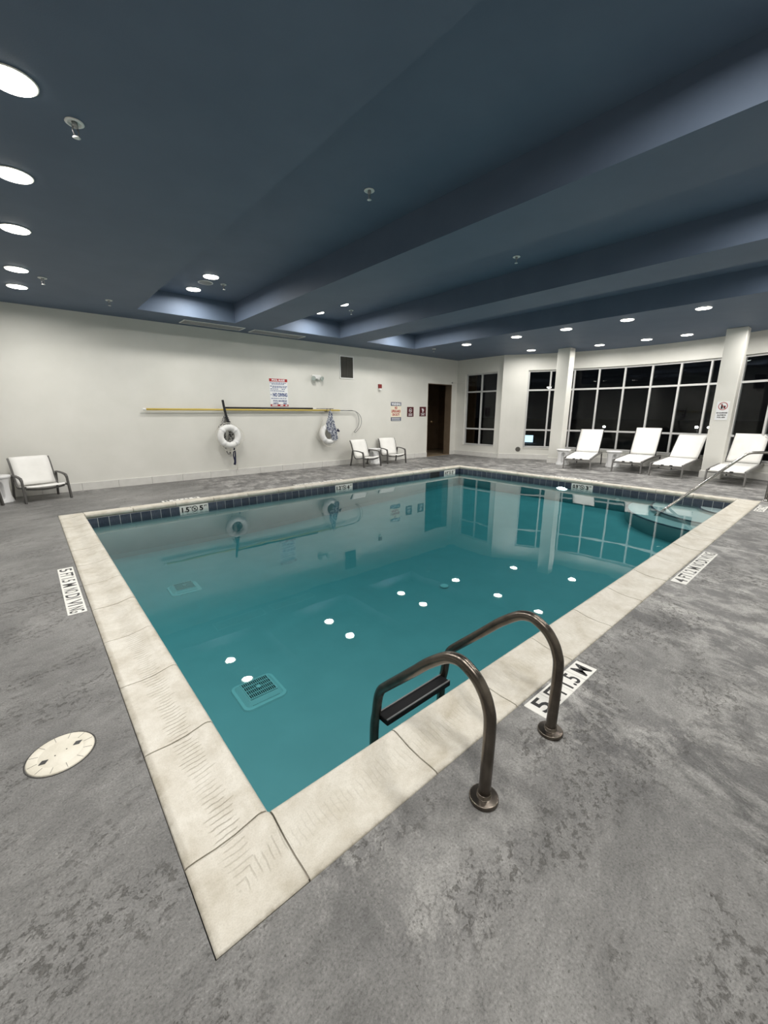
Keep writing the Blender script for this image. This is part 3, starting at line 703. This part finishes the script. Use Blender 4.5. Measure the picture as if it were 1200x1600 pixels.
# ------------------------------------------------------------------ furniture
def sling_quad(p0, p1, hw, sag=.0, n=10, th=.006):
    pass
def build_lounger(loc, rz, back, label):
    t = thing('pool_lounger', label, 'lounger', (*loc, 0), rz, 'white sling loungers by the bow window')
    hw, lw, L, hx, hz, fz = .309, .335, 1.72, 1.242, .377, .304
    for s in (-1, 1):
        rail = [(0, s*lw, fz-.012), (.25, s*lw, .315), (.6, s*lw, .335), (1.0, s*lw, .352), (hx, s*lw, .352), (1.5, s*lw, .345), (L, s*lw, .335)]
        MB().sweep(rail, .028, .05).build('side_rail', M['alu'], t, .004)
        MB().sweep([(-.012, s*lw, fz+.01), (-.02, s*(lw+.003), .15), (-.03, s*(lw+.006), 0)], .028, .052, (1, 0, 0)).build('leg', M['alu'], t, .004)
        MB().sweep([(L-.02, s*lw, .33), (L-.01, s*(lw+.003), .15), (L, s*(lw+.004), 0)], .028, .05, (1, 0, 0)).build('leg', M['charcoal'], t, .004)
        MB().tube([(.0, s*(hw+.004), fz-.002), (.4, s*(hw+.004), .325), (.9, s*(hw+.004), .358), (hx, s*(hw+.004), hz-.004)], .011, 8).build('seat_rail', M['dark'], t)
    cb = MB().bar((.02, -lw, fz-.06), (.02, lw, fz-.06), .025, .03).bar((L-.05, -lw, .325), (L-.05, lw, .325), .03, .03); cb.build('crossbar', M['alu'], t)
    for y in (-.09, .09): MB().box((-.012, y-.03, fz-.036), (.03, y+.03, fz-.008)).build('sling_clip', M['dark'], t)
    P = []
    for i in range(13):
        u = i/12; x = u*(hx-.012); z = fz+(hz-fz)*(u**.8) + (.006 if i > 0 else -.02)
        P.append([(x-(.012 if i == 0 else 0), -hw+2*hw*j/8, z-.018*math.sin(PI*j/8)*math.sin(PI*u)**.5) for j in range(9)])
    P = [list(reversed(r)) for r in P]
    MB().grid(P, .005).build('seat', M['sling'], t)
    ca, sa = math.cos(back), math.sin(back); bl = .784
    b = []
    for i in range(11):
        u = i/10; d = .015+u*bl
        b.append([(hx+d*ca, hw-2*hw*j/8, hz+d*sa-.012*math.sin(PI*j/8)*math.sin(PI*u)*(1+.5*math.sin(9*u))) for j in range(9)])
    MB().grid(b, .005).build('backrest', M['sling'], t)
    bf = MB()
    for s in (-1, 1): bf.tube([(hx, s*(hw+.006), hz-.006), (hx+bl*ca, s*(hw+.006), hz+bl*sa-.004)], .010, 8)
    bf.tube([(hx, -hw, hz-.008), (hx, hw, hz-.008)], .010, 8)
    o = .018; bf.tube([(hx+(bl)*ca+o*sa, -hw, hz+bl*sa-o*ca), (hx+bl*ca+o*sa, hw, hz+bl*sa-o*ca)], .012, 8)
    bf.build('back_frame', M['dark'], t)
    br = MB(); k = .42
    for s in (-1, 1): br.sweep([(hx+k*ca+.02*sa, s*.24, hz+k*sa-.02*ca), (min(hx+k*ca+.22, L-.04), s*.24, .352)], .015, .02)
    br.build('back_prop', M['charcoal'], t)
    return t
build_lounger((10.869, 3.742), rad(12.8), rad(54.9), 'white sling lounger nearest the plain left column')
build_lounger((11.20, 2.606), rad(2.6), rad(65.8), 'white sling lounger with the steepest raised back and a wrinkled sling')
build_lounger((11.087, 1.697), rad(-.9), rad(45.6), 'white sling lounger with the lowest back, left of the column with the sign')
build_lounger((10.798, .518), rad(-2.8), rad(55.7), 'white sling lounger behind the handrail, right of the column with the sign')

def build_armchair(loc, rz, label):
    t = thing('armchair', label, 'chair', (*loc, 0), rz, 'low white sling armchairs along the back wall')
    lw, sw = .320, .275
    for s in (-1, 1):
        x = s*lw
        fl = rounded([(x*1.02, -.305, 0), (x, -.262, .385), (x, -.235, .425)], .03, 4)
        MB().sweep(fl, .030, .048, (0, 1, 0)).build('leg', M['charcoal'], t, .004)
        arm = [(x, -.262, .375), (x, -.240, .405), (x, -.20, .424), (x, -.10, .440), (x, .05, .448), (x, .20, .446)]
        MB().sweep(arm, .044, .024).build('armrest', M['charcoal'], t, .006)
        MB().sweep([(x*1.01, .30, 0), (x, .245, .22), (x, .195, .445)], .028, .040, (0, 1, 0)).build('leg', M['charcoal'], t, .004)
        rl = [(s*(sw+.014), -.262, .268), (s*(sw+.014), -.1, .240), (s*(sw+.014), .08, .222), (s*(sw+.014), .15, .245), (s*(sw+.014), .19, .32), (s*(sw+.014), .25, .50), (s*(sw+.014), .30, .64), (s*(sw+.014), .355, .725)]
        MB().sweep(rounded(rl, .05, 3), .020, .026, (1, 0, 0)).build('side_rail', M['charcoal'], t, .003)
        MB().bar((s*(sw+.01), -.215, .255), (s*lw, -.275, .25), .02, .03).bar((s*(sw+.01), .20, .35), (s*lw, .215, .35), .02, .03).build('bracket', M['charcoal'], t)
    cs = MB()
    P = [(-sw, -.235, .235), (-.1, -.235, .205), (.1, -.235, .205), (sw, -.235, .235)]
    cs.sweep(rounded(P, .1, 4), .02, .03); cs.tube([(-sw, .15, .225), (sw, .15, .225)], .012, 8); cs.build('stretcher', M['charcoal'], t)
    def prof(u):
        return u
    seatl = [(-.285, .262), (-.262, .284), (-.20, .276), (-.1, .256), (0, .242), (.08, .236), (.125, .246)]
    backl = [(.14, .258), (.17, .32), (.20, .40), (.232, .50), (.265, .60), (.30, .68), (.34, .728), (.365, .742)]
    for nm, pl in (('seat', seatl), ('backrest', backl)):
        P = []
        for (y, z) in pl: P.append([(-sw+2*sw*j/6, y+(.01*math.sin(PI*j/6) if nm == 'backrest' else 0), z-(.012*math.sin(PI*j/6) if nm == 'seat' else 0)) for j in range(7)])
        if nm == 'seat': P = [list(reversed(r)) for r in P]; P = [list(reversed(r)) for r in P]
        MB().grid(P, -.006).build(nm, M['sling'], t)
    return t
build_armchair((-.42, 8.21), rad(15.5), 'low white sling armchair with charcoal arms nearest the left end of the back wall')
build_armchair((-1.40, 7.93), rad(45), 'low armchair mostly outside the left edge beyond the white drum table')
build_armchair((6.91, 8.11), rad(3), 'low white armchair under the pole hook, left of the twin drum table')
build_armchair((8.07, 8.25), rad(-10.8), 'low white armchair under the warning sign, right of the twin drum table')

def build_table(loc, rz, label, r=.2, h=.465):
    t = thing('side_table', label, 'table', (*loc, 0), rz, 'white moulded drum side tables')
    def warp(a, z):
        k = 0
        for q in range(4):
            da = math.atan2(math.sin(a-q*PI/2), math.cos(a-q*PI/2)); e = (da/.34)**2+((z-h*.47)/(h*.33))**4
            k = max(k, 1/(1+math.exp(min(60, (e-1)*16))))
        return 1-.62*k
    prof = [(r*.97, 0), (r, .015)]
    for i in range(37):
        z = .03+(h-.075)*i/36; u = (z/h-.52)/.5; prof.append((r*(.84+.16*u*u), z))
    MB().lathe(prof, 96, warp=warp).build('drum', M['plastic'], t)
    MB().lathe([(r*.95, h-.05), (r*1.03, h-.04), (r*1.06, h-.02), (r*1.05, h-.006), (r*1.02, h), (r*.3, h-.001)], 40).build('tabletop', M['plastic'], t)
build_table((11.55, 4.47), rad(25), 'white drum side table at the foot of the plain left column', .19)
build_table((12.10, 3.27), rad(30), 'white drum side table between the first two loungers', .19)
build_table((7.45, 8.36), rad(20), 'white drum side table between the twin armchairs', .185)
build_table((-.975, 8.27), rad(5), 'white drum side table at the left edge of the back wall', .177, .465)

# ------------------------------------------------------------------ ceiling fittings
def build_downlights():
    names = ['in the left row, nearest the camera', 'second from the camera in the left row', 'third from the camera in the left row', 'fourth from the camera in the left row', 'fifth and farthest in the left row, near the back wall',
             'in the first coffer, nearer the back wall', 'in the first coffer, farther from the back wall', 'in the second coffer, nearer the back wall', 'in the second coffer, farther from the back wall',
             'in the third coffer, nearer the back wall', 'in the third coffer, farther from the back wall',
             'in the long right row, nearest the back wall', 'second from the back wall in the long right row', 'third from the back wall in the long right row', 'fourth from the back wall in the long right row', 'fifth in the long right row, largest on that side',
             'by the windows just left of the plain column', 'by the windows just right of the plain column', 'by the windows, middle one between the two columns', 'by the windows, nearest the column with the sign']
    k = 0; R = .118
    tm = MB().lathe([(R, 0), (R+.010, -.002), (R+.012, -.004), (R+.009, -.008), (R+.002, -.009), (R-.004, -.003)], 32).mesh('trim_ring', M['trim'])
    lm = MB().lathe([(R+.001, -.004), (R-.003, -.014), (R*.7, -.018), (R*.3, -.020), (.004, -.0205)], 28).mesh('lens', M['lens'])
    for (x, y, z, s) in LIGHTS:
        if not s: continue
        t = thing('ceiling_downlight', 'round lit recessed downlight '+names[k], 'ceiling light', (x, y, z), 0, 'recessed ceiling downlights'); k += 1
        link('trim_ring', tm, t); link('lens', lm, t)
build_downlights()
def build_sprinklers():
    L = [(.069, 2.476, SOFFIT, 'on the soffit beside the left row of lights, nearest the camera'), (.03, 6.652, SOFFIT, 'on the soffit beside the farthest left row lights'), (.916, 7.418, SOFFIT, 'on the soffit left of the first coffer, near the back wall'),
         (8.961, 7.42, SOFFIT, 'on the soffit above the dark doorway'), (2.56, 2.507, COFFER, 'in the middle of the first coffer'), (2.58, 6.64, COFFER, 'in the first coffer beside its two lights'),
         (5.40, 6.665, COFFER, 'in the second coffer beside its two lights'), (5.32, 2.511, COFFER, 'in the middle of the second coffer')]
    e = MB().lathe([(.04, 0), (.042, -.004), (.036, -.008), (.028, -.007), (.026, -.001)], 24).mesh('escutcheon', M['white'])
    b = MB().lathe([(.014, 0), (.014, -.022), (.010, -.024)], 12); b.tube([(.011, 0, -.02), (.016, 0, -.038), (.010, 0, -.058), (0, 0, -.064)], .0032, 6); b.tube([(-.011, 0, -.02), (-.016, 0, -.038), (-.010, 0, -.058), (0, 0, -.064)], .0032, 6)
    b = b.mesh('frame_arms', M['grey'])
    d = MB().lathe([(.016, -.0635), (.018, -.066), (.004, -.067)], 14).mesh('deflector', M['white'])
    for (x, y, z, s) in L:
        t = thing('sprinkler_head', 'small white sprinkler head '+s, 'sprinkler', (x, y, z), rad(30), 'ceiling sprinkler heads')
        t.scale = (1.3, 1.3, 1.3)
        for n, me in (('escutcheon', e), ('frame_arms', b), ('deflector', d)): link(n, me, t)
    for (x, y, s) in ((2.30, 6.74, 'in the first coffer between its two lights'), (8.05, 6.82, 'in the third coffer seen past its beam')):
        t = thing('ceiling_speaker', 'flat round white ceiling speaker '+s, 'speaker', (x, y, COFFER))
        MB().lathe([(.125, 0), (.126, -.006), (.115, -.010), (.108, -.008)], 32).build('rim', M['white'], t)
        MB().lathe([(.107, -.004), (.107, -.008), (.05, -.010), (.004, -.0105)], 32).build('grille', M['ventw'], t)
build_sprinklers()
def build_ceiling_grilles():
    for (x0, x1, y0, y1, s) in ((2.29, 3.57, 8.13, 8.50, 'nearer the left, below the first coffer edge'), (3.79, 5.10, 8.15, 8.52, 'farther right, below the second coffer edge')):
        t = thing('ceiling_grille', 'long white framed air grille in the soffit '+s, 'air grille', ((x0+x1)/2, (y0+y1)/2, SOFFIT)); a, b = (x1-x0)/2, (y1-y0)/2; w = .022
        MB().box((-a, -b, -.010), (a, -b+w, 0)).box((-a, b-w, -.010), (a, b, 0)).box((-a, -b+w, -.010), (-a+w, b-w, 0)).box((a-w, -b+w, -.010), (a, b-w, 0)).build('frame', M['white'], t)
        MB().box((-a+w, -b+w, -.002), (a-w, b-w, 0)).build('backing', M['vent'], t)
        n = 12; sm = MB().sweep([(-a+w, 0, -.006), (a-w, 0, -.006)], .017, .002, (0, .4, 1)).mesh('slat', M['ventw'])
        for i in range(n): link('slat', sm, t, 0, (0, -b+w+(2*b-2*w)*(i+.5)/n, 0))
build_ceiling_grilles()

# ------------------------------------------------------------------ things on the back wall
def build_wall_vent():
    t = thing('wall_vent', 'tall dark louvred return air vent in a white frame high on the back wall', 'vent', (6.74, YB, 2.77)); a, b, w = .245, .31, .028
    MB().box((-a, -.018, -b), (-a+w, 0, b)).box((a-w, -.018, -b), (a, 0, b)).box((-a+w, -.018, -b), (a-w, 0, -b+w)).box((-a+w, -.018, b-w), (a-w, 0, b)).build('frame', M['white'], t)
    MB().box((-a+w, -.003, -b+w), (a-w, 0, b-w)).build('backing', M['dark'], t)
    sm = MB().sweep([(-a+w, -.010, 0), (a-w, -.010, 0)], .002, .020, (0, -.6, 1)).mesh('louvre', M['vent'])
    n = 24
    for i in range(n): link('louvre', sm, t, 0, (0, 0, -b+w+(2*b-2*w)*(i+.5)/n))
    MB().box((-.006, -.02, -b+w), (.006, -.006, b-w)).build('centre_bar', M['vent'], t)
build_wall_vent()
def build_signs():
    BOLD[0] = .045
    # pool rules
    t = thing('pool_rules_sign', 'white pool rules sign with red header and large blue NO DIVING above the pole', 'sign', (4.588, YB, 2.012)); a, b = .25, .345
    MB().box((-a, -.006, -b), (a, 0, b)).build('panel', M['signwhite'], t)
    r = MB(); put_rect(r, -a, b-.082, a, b-.006, d=.0066); put_rect(r, -a, -b+.006, a, -b+.055, d=.0066); r.build('red_band', M['red'], t)
    w = MB(); put_text(w, 'POOL RULES', 0, b-.044, .36, .05, d=.0072)
    for x0, x1 in ((-.21, -.06), (.02, .10), (.16, .22)): put_rect(w, x0, -b+.018, x1, -b+.044, d=.0072)
    w.build('band_lettering', M['signwhite'], t)
    k = MB(); put_text(k, 'NO DIVING', .03, -.055, .40, .095, d=.0072); put_rect(k, -.235, -.062, -.205, -.048, d=.0072)
    put_text(k, 'POOL MAXIMUM', .02, -.205, .38, .04, d=.0072); put_text(k, 'DEPTH', -.10, -.265, .14, .038, d=.0072); put_text(k, 'FEET', .16, -.265, .11, .038, d=.0072)
    for z, x0, x1 in ((.235, -.235, .215), (.205, -.19, .18), (.155, -.235, .235), (.125, -.18, .22), (.085, -.23, -.02), (.085, .08, .20), (.04, -.23, .17), (-.145, -.22, .23)):   # fine print, too small to read: rows of word-length strokes
        x = x0
        while x < x1-.02:
            q = min(x+random.uniform(.025, .06), x1); put_rect(k, x, z-.008, q, z+.008, d=.0072); x = q+.012
    k.build('lettering', M['blue'], t)
    # lifeguard warning
    t = thing('warning_sign', 'white warning sign with red NO LIFEGUARD ON DUTY lettering left of the maroon signs', 'sign', (8.665, YB, 1.552)); a, b = .225, .292
    MB().box((-a, -.006, -b), (a, 0, b)).build('panel', M['cream'], t)
    r = MB(); put_rect(r, -a, b-.115, a, b, d=.0066); put_rect(r, -a, -b, a, -b+.115, d=.0066); r.build('navy_band', M['navy'], t)
    w = MB(); put_text(w, 'WARNING', 0, b-.058, .40, .085, d=.0072)
    for z in (-b+.025, -b+.055, -b+.087): put_rect(w, -.19, z-.006, .19, z+.006, d=.0072)
    w.build('band_lettering', M['signwhite'], t)
    k = MB(); put_text(k, 'NO', 0, .118, .11, .085, d=.0072); put_text(k, 'LIFEGUARD', 0, .012, .40, .085, d=.0072); put_text(k, 'ON DUTY', 0, -.095, .32, .085, d=.0072); k.build('lettering', M['red'], t)
    # maroon signs
    t = thing('no_smoking_sign', 'small maroon sign with a white crossed circle beside the warning sign', 'sign', (9.315, YB, 1.545)); a, b = .148, .158
    MB().box((-a, -.008, -b), (a, 0, b)).build('panel', M['maroon'], t)
    k = MB(); put_ring(k, 0, .045, .066, .012, d=.0092); put_rect(k, -.045, .035, .03, .05, d=.0090); put_rect(k, .036, .035, .044, .05, d=.0090)
    for z, h in ((-.065, .09), (-.092, .08), (-.118, .09)): put_rect(k, -h, z-.006, h, z+.006, d=.0092)
    k.build('symbol', M['signwhite'], t)
    t = thing('shower_sign', 'small maroon sign with a white shower figure right beside the dark doorway', 'sign', (9.91, YB, 1.555)); a = .155
    MB().box((-a, -.008, -b), (a, 0, b)).build('panel', M['maroon'], t)
    k = MB(); put_ring(k, .0, .085, .022, .021, d=.0092, slash=False); put_rect(k, -.025, .0, .025, .062, d=.0092); put_rect(k, -.018, -.035, .014, .0, d=.0092); put_rect(k, -.07, .095, -.03, .104, d=.0092); put_rect(k, -.05, .05, -.025, .095, d=.0090); put_rect(k, .025, .03, .05, .075, d=.0090)
    for z, h in ((-.065, .10), (-.092, .06), (-.118, .09)): put_rect(k, -h, z-.006, h, z+.006, d=.0092)
    k.build('symbol', M['signwhite'], t)
    # no glassware on the column
    t = thing('no_glassware_sign', 'white NO GLASSWARE sign with red crossed circle on the right column', 'sign', (11.70, .945, 1.56), -PI/2); a, b = .115, .205
    MB().box((-a, -.006, -b), (a, 0, b)).build('panel', M['signwhite'], t)
    k = MB(); put_ring(k, 0, .105, .088, .014, d=.0076); k.build('prohibition_ring', M['red'], t)
    k = MB(); put_rect(k, -.038, .045, .0, .125, d=.0068); put_rect(k, -.028, .125, -.010, .155, d=.0068); put_rect(k, .012, .05, .048, .115, d=.0068)
    put_text(k, 'NO GLASSWARE', 0, -.045, .20, .034, d=.0068); put_text(k, 'ALLOWED IN', 0, -.095, .16, .034, d=.0068); put_text(k, 'POOL AREA', 0, -.145, .15, .034, d=.0068)
    k.build('lettering', M['ink'], t)
build_signs()
for o in list(bpy.data.objects):     # fine print stays joined
    if o.name.split('.')[0] in ('lettering', 'band_lettering'): o['kind'] = 'stuff'
def build_wall_devices():
    t = thing('emergency_light', 'white twin head emergency light between the pool rules sign and the vent', 'emergency light', (5.70, YB, 2.44))
    MB().box((-.13, -.06, -.055), (.13, 0, .065)).build('housing', M['white'], t, .008)
    for s in (-1, 1):
        h = MB().lathe([(.02, 0), (.05, .012), (.062, .05), (.058, .062), (.05, .06)], 20).build('lamp_head', M['lens_off'], t, 0, (s*.115, -.075, -.02), (rad(105), 0, rad(s*25)))
    MB().box((-.03, -.063, -.05), (.03, -.06, -.03)).build('test_panel', M['grey'], t)
    t = thing('fire_alarm_strobe', 'small red fire alarm strobe on the back wall above the armchairs', 'alarm', (7.97, YB, 2.30))
    MB().box((-.06, -.05, -.055), (.06, 0, .065)).build('housing', M['redalarm'], t, .006)
    MB().box((-.045, -.065, -.115), (.045, 0, -.057)).build('strobe_lens', M['white'], t, .006)
    a = rad(33.76); c = (CC[0]+(RC-.0)*math.cos(a), CC[1]+(RC-.0)*math.sin(a), .32)
    t = thing('round_wall_vent', 'round dark vent low on the wall beside the tall left window', 'vent', c, a+PI/2+PI)
    f = MB().lathe([(.078, 0), (.080, .012), (.070, .018), (.064, .014)], 28).build('rim', M['vent'], t, 0, (0, .004, 0), (rad(90), 0, 0))
    MB().lathe([(.064, .004), (.064, .012), (.02, .015), (.004, .015)], 24).build('grille', M['vent'], t, 0, (0, .004, 0), (rad(90), 0, 0))
    t = thing('conduit', 'thin white conduit bridging the corner beside the doorway', 'conduit', (11.5, YB, 2.56))
    MB().tube([(-.10, -.012, 0), (.14, -.012, 0), (.178, -.03, 0), (.178, -.36, 0)], .011, 8).build('pipe', M['base'], t)
    MB().box((-.12, -.028, -.02), (-.09, 0, .02)).build('clip', M['grey'], t)
    t = thing('shower_valve', 'small round metal shower valve on the brown wall inside the doorway', 'shower', (12.55, YB+.15+1.838, 1.15))
    MB().lathe([(.075, 0), (.075, .008), (.03, .014), (.028, .05), (.01, .052)], 20).build('escutcheon', M['copper'], t, 0, (0, 0, 0), (rad(90), 0, 0))
    MB().bar((0, -.05, 0), (.09, -.05, 0), .015, .02).build('lever', M['copper'], t)
    MB().tube([(-.35, -.006, 0), (-.35, -.006, .62)], .008, 8).tube([(-.35, -.006, .62), (-.35, -.10, .66), (-.35, -.14, .62)], .010, 8).build('shower_arm', M['grey'], t)
build_wall_devices()

def build_poles():
    t = thing('rescue_hook_pole', 'long yellow pole with a curved grey shepherd hook hung along the back wall', 'pole', (4.0, YB, 1.58)); y = -.075
    MB().tube([(-2.50, y, 0), (2.42, y, 0)], .022, 12).build('shaft', M['yellow'], t)
    MB().tube([(-2.56, y, 0), (-2.50, y, 0)], .025, 12).build('end_cap', M['white'], t)
    MB().tube([(2.40, y, 0), (2.86, y, -.004)], .014, 10).build('ferrule', M['grey'], t)
    h = MB()
    for k, (yy, w) in enumerate(((-.055, 0), (-.13, .035))):
        pts = [(2.84, y, 0), (2.96, y, -.02)]+[(2.92+(.20+w)*math.sin(rad(a)), y+(yy+.075)*min(1, i/4), -.30+(.27+w*.3)*math.cos(rad(a))) for i, a in enumerate(range(25, 150, 12))]+[(2.93+w*.3, yy, -.62)]
        h.tube(pts, .009, 8)
    h.tube([(2.93, -.055, -.62), (2.94, -.09, -.64), (2.9405, -.13, -.62)], .009, 8)
    h.build('hook', M['grey'], t)
    for x in (-.86, 1.95):
        MB().tube(rounded([(x, -.004, -.03), (x, -.06, -.034), (x, -.12, -.02), (x, -.125, .05)], .03, 4), .007, 8).build('wall_bracket', M['black'], t)
    t = thing('black_pole', 'slimmer black telescopic pole resting on the yellow pole', 'pole', (4.3, YB, 1.6245))
    MB().tube([(-1.15, -.078, 0), (1.22, -.078, 0)], .021, 10).build('shaft', M['black'], t)
    MB().tube([(1.22, -.072, 0), (1.34, -.072, 0)], .011, 10).build('tip', M['white'], t)
    MB().tube([(1.34, -.072, 0), (1.9, -.072, -.001)], .010, 10).build('thin_section', M['grey'], t)
    t = thing('wall_hanger', 'tilted black bar standing up behind the left life ring', 'hanger', (3.13, YB, 1.55))
    MB().sweep([(-.04, -.125, .25), (-.022, -.125, .10), (.0, -.125, -.05), (.05, -.125, -.27)], .05, .028, (0, 1, 0)).build('bar', M['black'], t, .006)
    MB().tube([(.02, -.11, -.1), (.02, 0, -.1)], .012, 8).build('mount', M['black'], t)
build_poles()

def ring_buoy(label, loc, tilt, rot):
    t = thing('life_ring', label, 'life ring', loc, 0, 'white ring buoys on the back wall')
    R, r = .207, .074; N = 40
    pts = [(R*math.cos(2*PI*i/N), 0, R*math.sin(2*PI*i/N)) for i in range(N)]
    MB().tube(pts, r, 14, closed=True).build('ring', M['ring'], t, 0, None, (tilt, 0, 0))
    for k in range(4):
        a0 = rot+k*PI/2; q = [(R*math.cos(a0+d), 0, R*math.sin(a0+d)) for d in (-.14, -.07, 0, .07, .14)]
        MB().tube(q, r+.003, 14).build('band', M['band'], t, 0, None, (tilt, 0, 0))
    g = MB()
    for k in range(4):
        a0 = rot+k*PI/2; a1 = a0+PI/2; P = []
        for i in range(11):
            u = i/10; a = a0+(a1-a0)*u; q = R+r+.012+(.06 if k in (2, 3) else .02)*math.sin(PI*u); P.append((q*math.cos(a), -.015, q*math.sin(a)))
        g.tube(P, .0065, 6)
    g.build('grab_line', M['rope_w'], t, 0, None, (tilt, 0, 0))
    return t
ring_buoy('white life ring hanging under the black bar, left of the pool rules sign', (3.15, YB-.19, .968), rad(-3), rad(45))
ring_buoy('white life ring with blue rope piled on it, right of the pool rules sign', (5.98, YB-.13, .925), rad(-5), rad(40))
def build_ropes():
    t = thing('black_white_rope', 'black and white rope coiled behind the left life ring', 'rope', (3.15, YB, 1.0)); rg = random.Random(3)
    for k in range(7):
        m = MB(); w = .05+.022*k; P = []
        for i in range(25):
            a = 2*PI*i/24; x = w*math.sin(a)+rg.uniform(-.006, .006)+.01; z = .02+(.30+.02*(k % 3))*math.cos(a)+.08; P.append((x*(1 if z < .25 else .7), -.035-.012*(k % 5)-.004*math.sin(a), z))
        m.tube(P, .013, 7, closed=True); m.build('coil', M['rope_bw'], t)
    MB().tube([(-.06, -.04, -.24), (-.05, -.045, -.36), (-.02, -.045, -.45), (.03, -.045, -.47), (.05, -.045, -.38)], .011, 7).build('tail', M['rope_bw'], t)
    MB().tube([(.06, -.06, -.22), (.055, -.06, -.40), (.05, -.06, -.52)], .010, 7).build('cord', M['rope_w'], t)
    t = thing('navy_strap', 'knotted navy strap with white clip dangling below the left life ring', 'strap', (3.27, YB, .66))
    MB().tube([(0, -.12, .03), (-.01, -.11, -.05), (-.03, -.10, -.15), (-.01, -.10, -.26), (.0, -.10, -.36)], .014, 8).build('strap', M['rope_n'], t)
    MB().tube([(0, -.12, .02), (.02, -.11, -.08), (.015, -.10, -.2), (.0, -.10, -.33), (-.02, -.10, -.38)], [.012, .014, .018, .026, .028], 8).build('tassel', M['rope_n'], t)
    MB().tube(arcpts((0, .055), .034, 0, 330, 14, y=-.115), .010, 8).build('clip', M['white'], t)
    MB().tube([(.055, -.10, .04), (.06, -.09, -.2), (.058, -.08, -.42), (.06, -.06, -.52)], .006, 6).build('cord', M['rope_w'], t)
    t = thing('blue_white_rope', 'blue and white rope bundle draped over the right life ring', 'rope', (5.99, YB, 1.1))
    for k in range(10):
        m = MB(); P = []; rr = random.Random(20+k); x0 = -.11+.024*k; lo = -.34 if k > 4 else -.1-.03*k
        for i in range(24):
            u = i/23; a = 2*PI*i/24; wx = .045+.012*rr.random()
            z = (.46 if k in (3, 4, 5) else .36-.02*abs(k-4.5))*(.5+.5*math.cos(a))+lo*(.5-.5*math.cos(a))
            P.append((x0*(.45+.75*(.5-.5*math.cos(a)))+wx*math.sin(a)+.07*(.5-.5*math.cos(a))+rr.uniform(-.012, .012), -.215-.008*(k % 4)-.01*math.sin(a), z))
        m.tube(P, .0125, 7, closed=True); m.build('strand', M['rope_bl'], t)
    for k in range(3): MB().tube([(.20+.02*k, -.22, -.08+.03*k), (.25, -.23, -.10+.02*k), (.29, -.22, -.07-.02*k)], .013, 7).build('rope_end', M['rope_n'], t)
    MB().tube([(-.02, -.004, .442), (-.02, -.24, .437), (-.02, -.26, .53)], .009, 8).build('hook', M['black'], t)
    t = thing('white_cord', 'thin white cord looped loosely left of the right life ring', 'cord', (5.7, YB, .95))
    MB().tube([(.16, -.02, .40), (.02, -.03, .10), (-.07, -.04, -.05), (-.04, -.05, -.13), (.03, -.02, -.22)], .008, 7).build('loop', M['rope_w'], t)
build_ropes()

# ------------------------------------------------------------------ outside, at night
def build_outside():
    structure(MB().box((XE+.3, -60, -.25), (120, 90, -.15)).build('ground', M['asphalt']), 'dark asphalt ground outside the windows')
    def lamp(x, y, h, label):
        t = thing('street_lamp', label, 'street lamp', (x, y, -.15))
        MB().tube([(0, 0, 0), (0, 0, h)], [.09, .06], 10).build('pole', M['charcoal'], t)
        MB().sweep([(0, 0, h), (-.5, -.2, h+.08)], .08, .06).build('arm', M['charcoal'], t)
        MB().box((-.75, -.33, h+.02), (-.25, -.05, h+.12)).build('head', M['charcoal'], t, .02)
        MB().lathe([(.10, h+.02), (.13, h-.02), (.08, h-.06), (.01, h-.07)], 16, (-.5, -.2)).build('bulb', M['lampglow'], t)
    lamp(25.5, 12.4, 3.25, 'tall street lamp outside, seen through the left end of the bow window')
    t = thing('lit_sign', 'small glowing pale blue sign outside, low behind the bow window', 'sign', (21.5, 11.30, -.15), rad(20))
    MB().box((-.05, -.35, 0), (.05, -.28, .3)).box((-.05, .28, 0), (.05, .35, .3)).build('post', M['charcoal'], t)
    MB().box((-.10, -.26, -.02+.02), (.06, .26, .44)).build('box', M['charcoal'], t, .02)
    MB().box((-.115, -.24, .03), (-.10, .24, .42)).build('face', M['signglow'], t)
    for k, (x, y, h, s) in enumerate(((31.0, 5.5, .82, 'left of the headlight pair seen beside the sign column'), (31.0, 4.88, .82, 'right of the headlight pair seen beside the sign column'), (30.0, 10.55, .75, 'alone, seen between the first two loungers'))):
        t = thing('distant_light', 'distant white light outside, '+s, 'distant light', (x, y, -.15), 0, 'distant white lights outside')  # car headlights and a far lit cluster, built as globes on made-up posts
        MB().lathe([(.09, 0), (.09, h-.06)], 14).build('post', M['charcoal'], t)
        MB().lathe([(.07, h-.06), (.09, h+.0), (.06, h+.05), (.02, h+.06)], 14).build('globe', M['lampglow'], t)
build_outside()
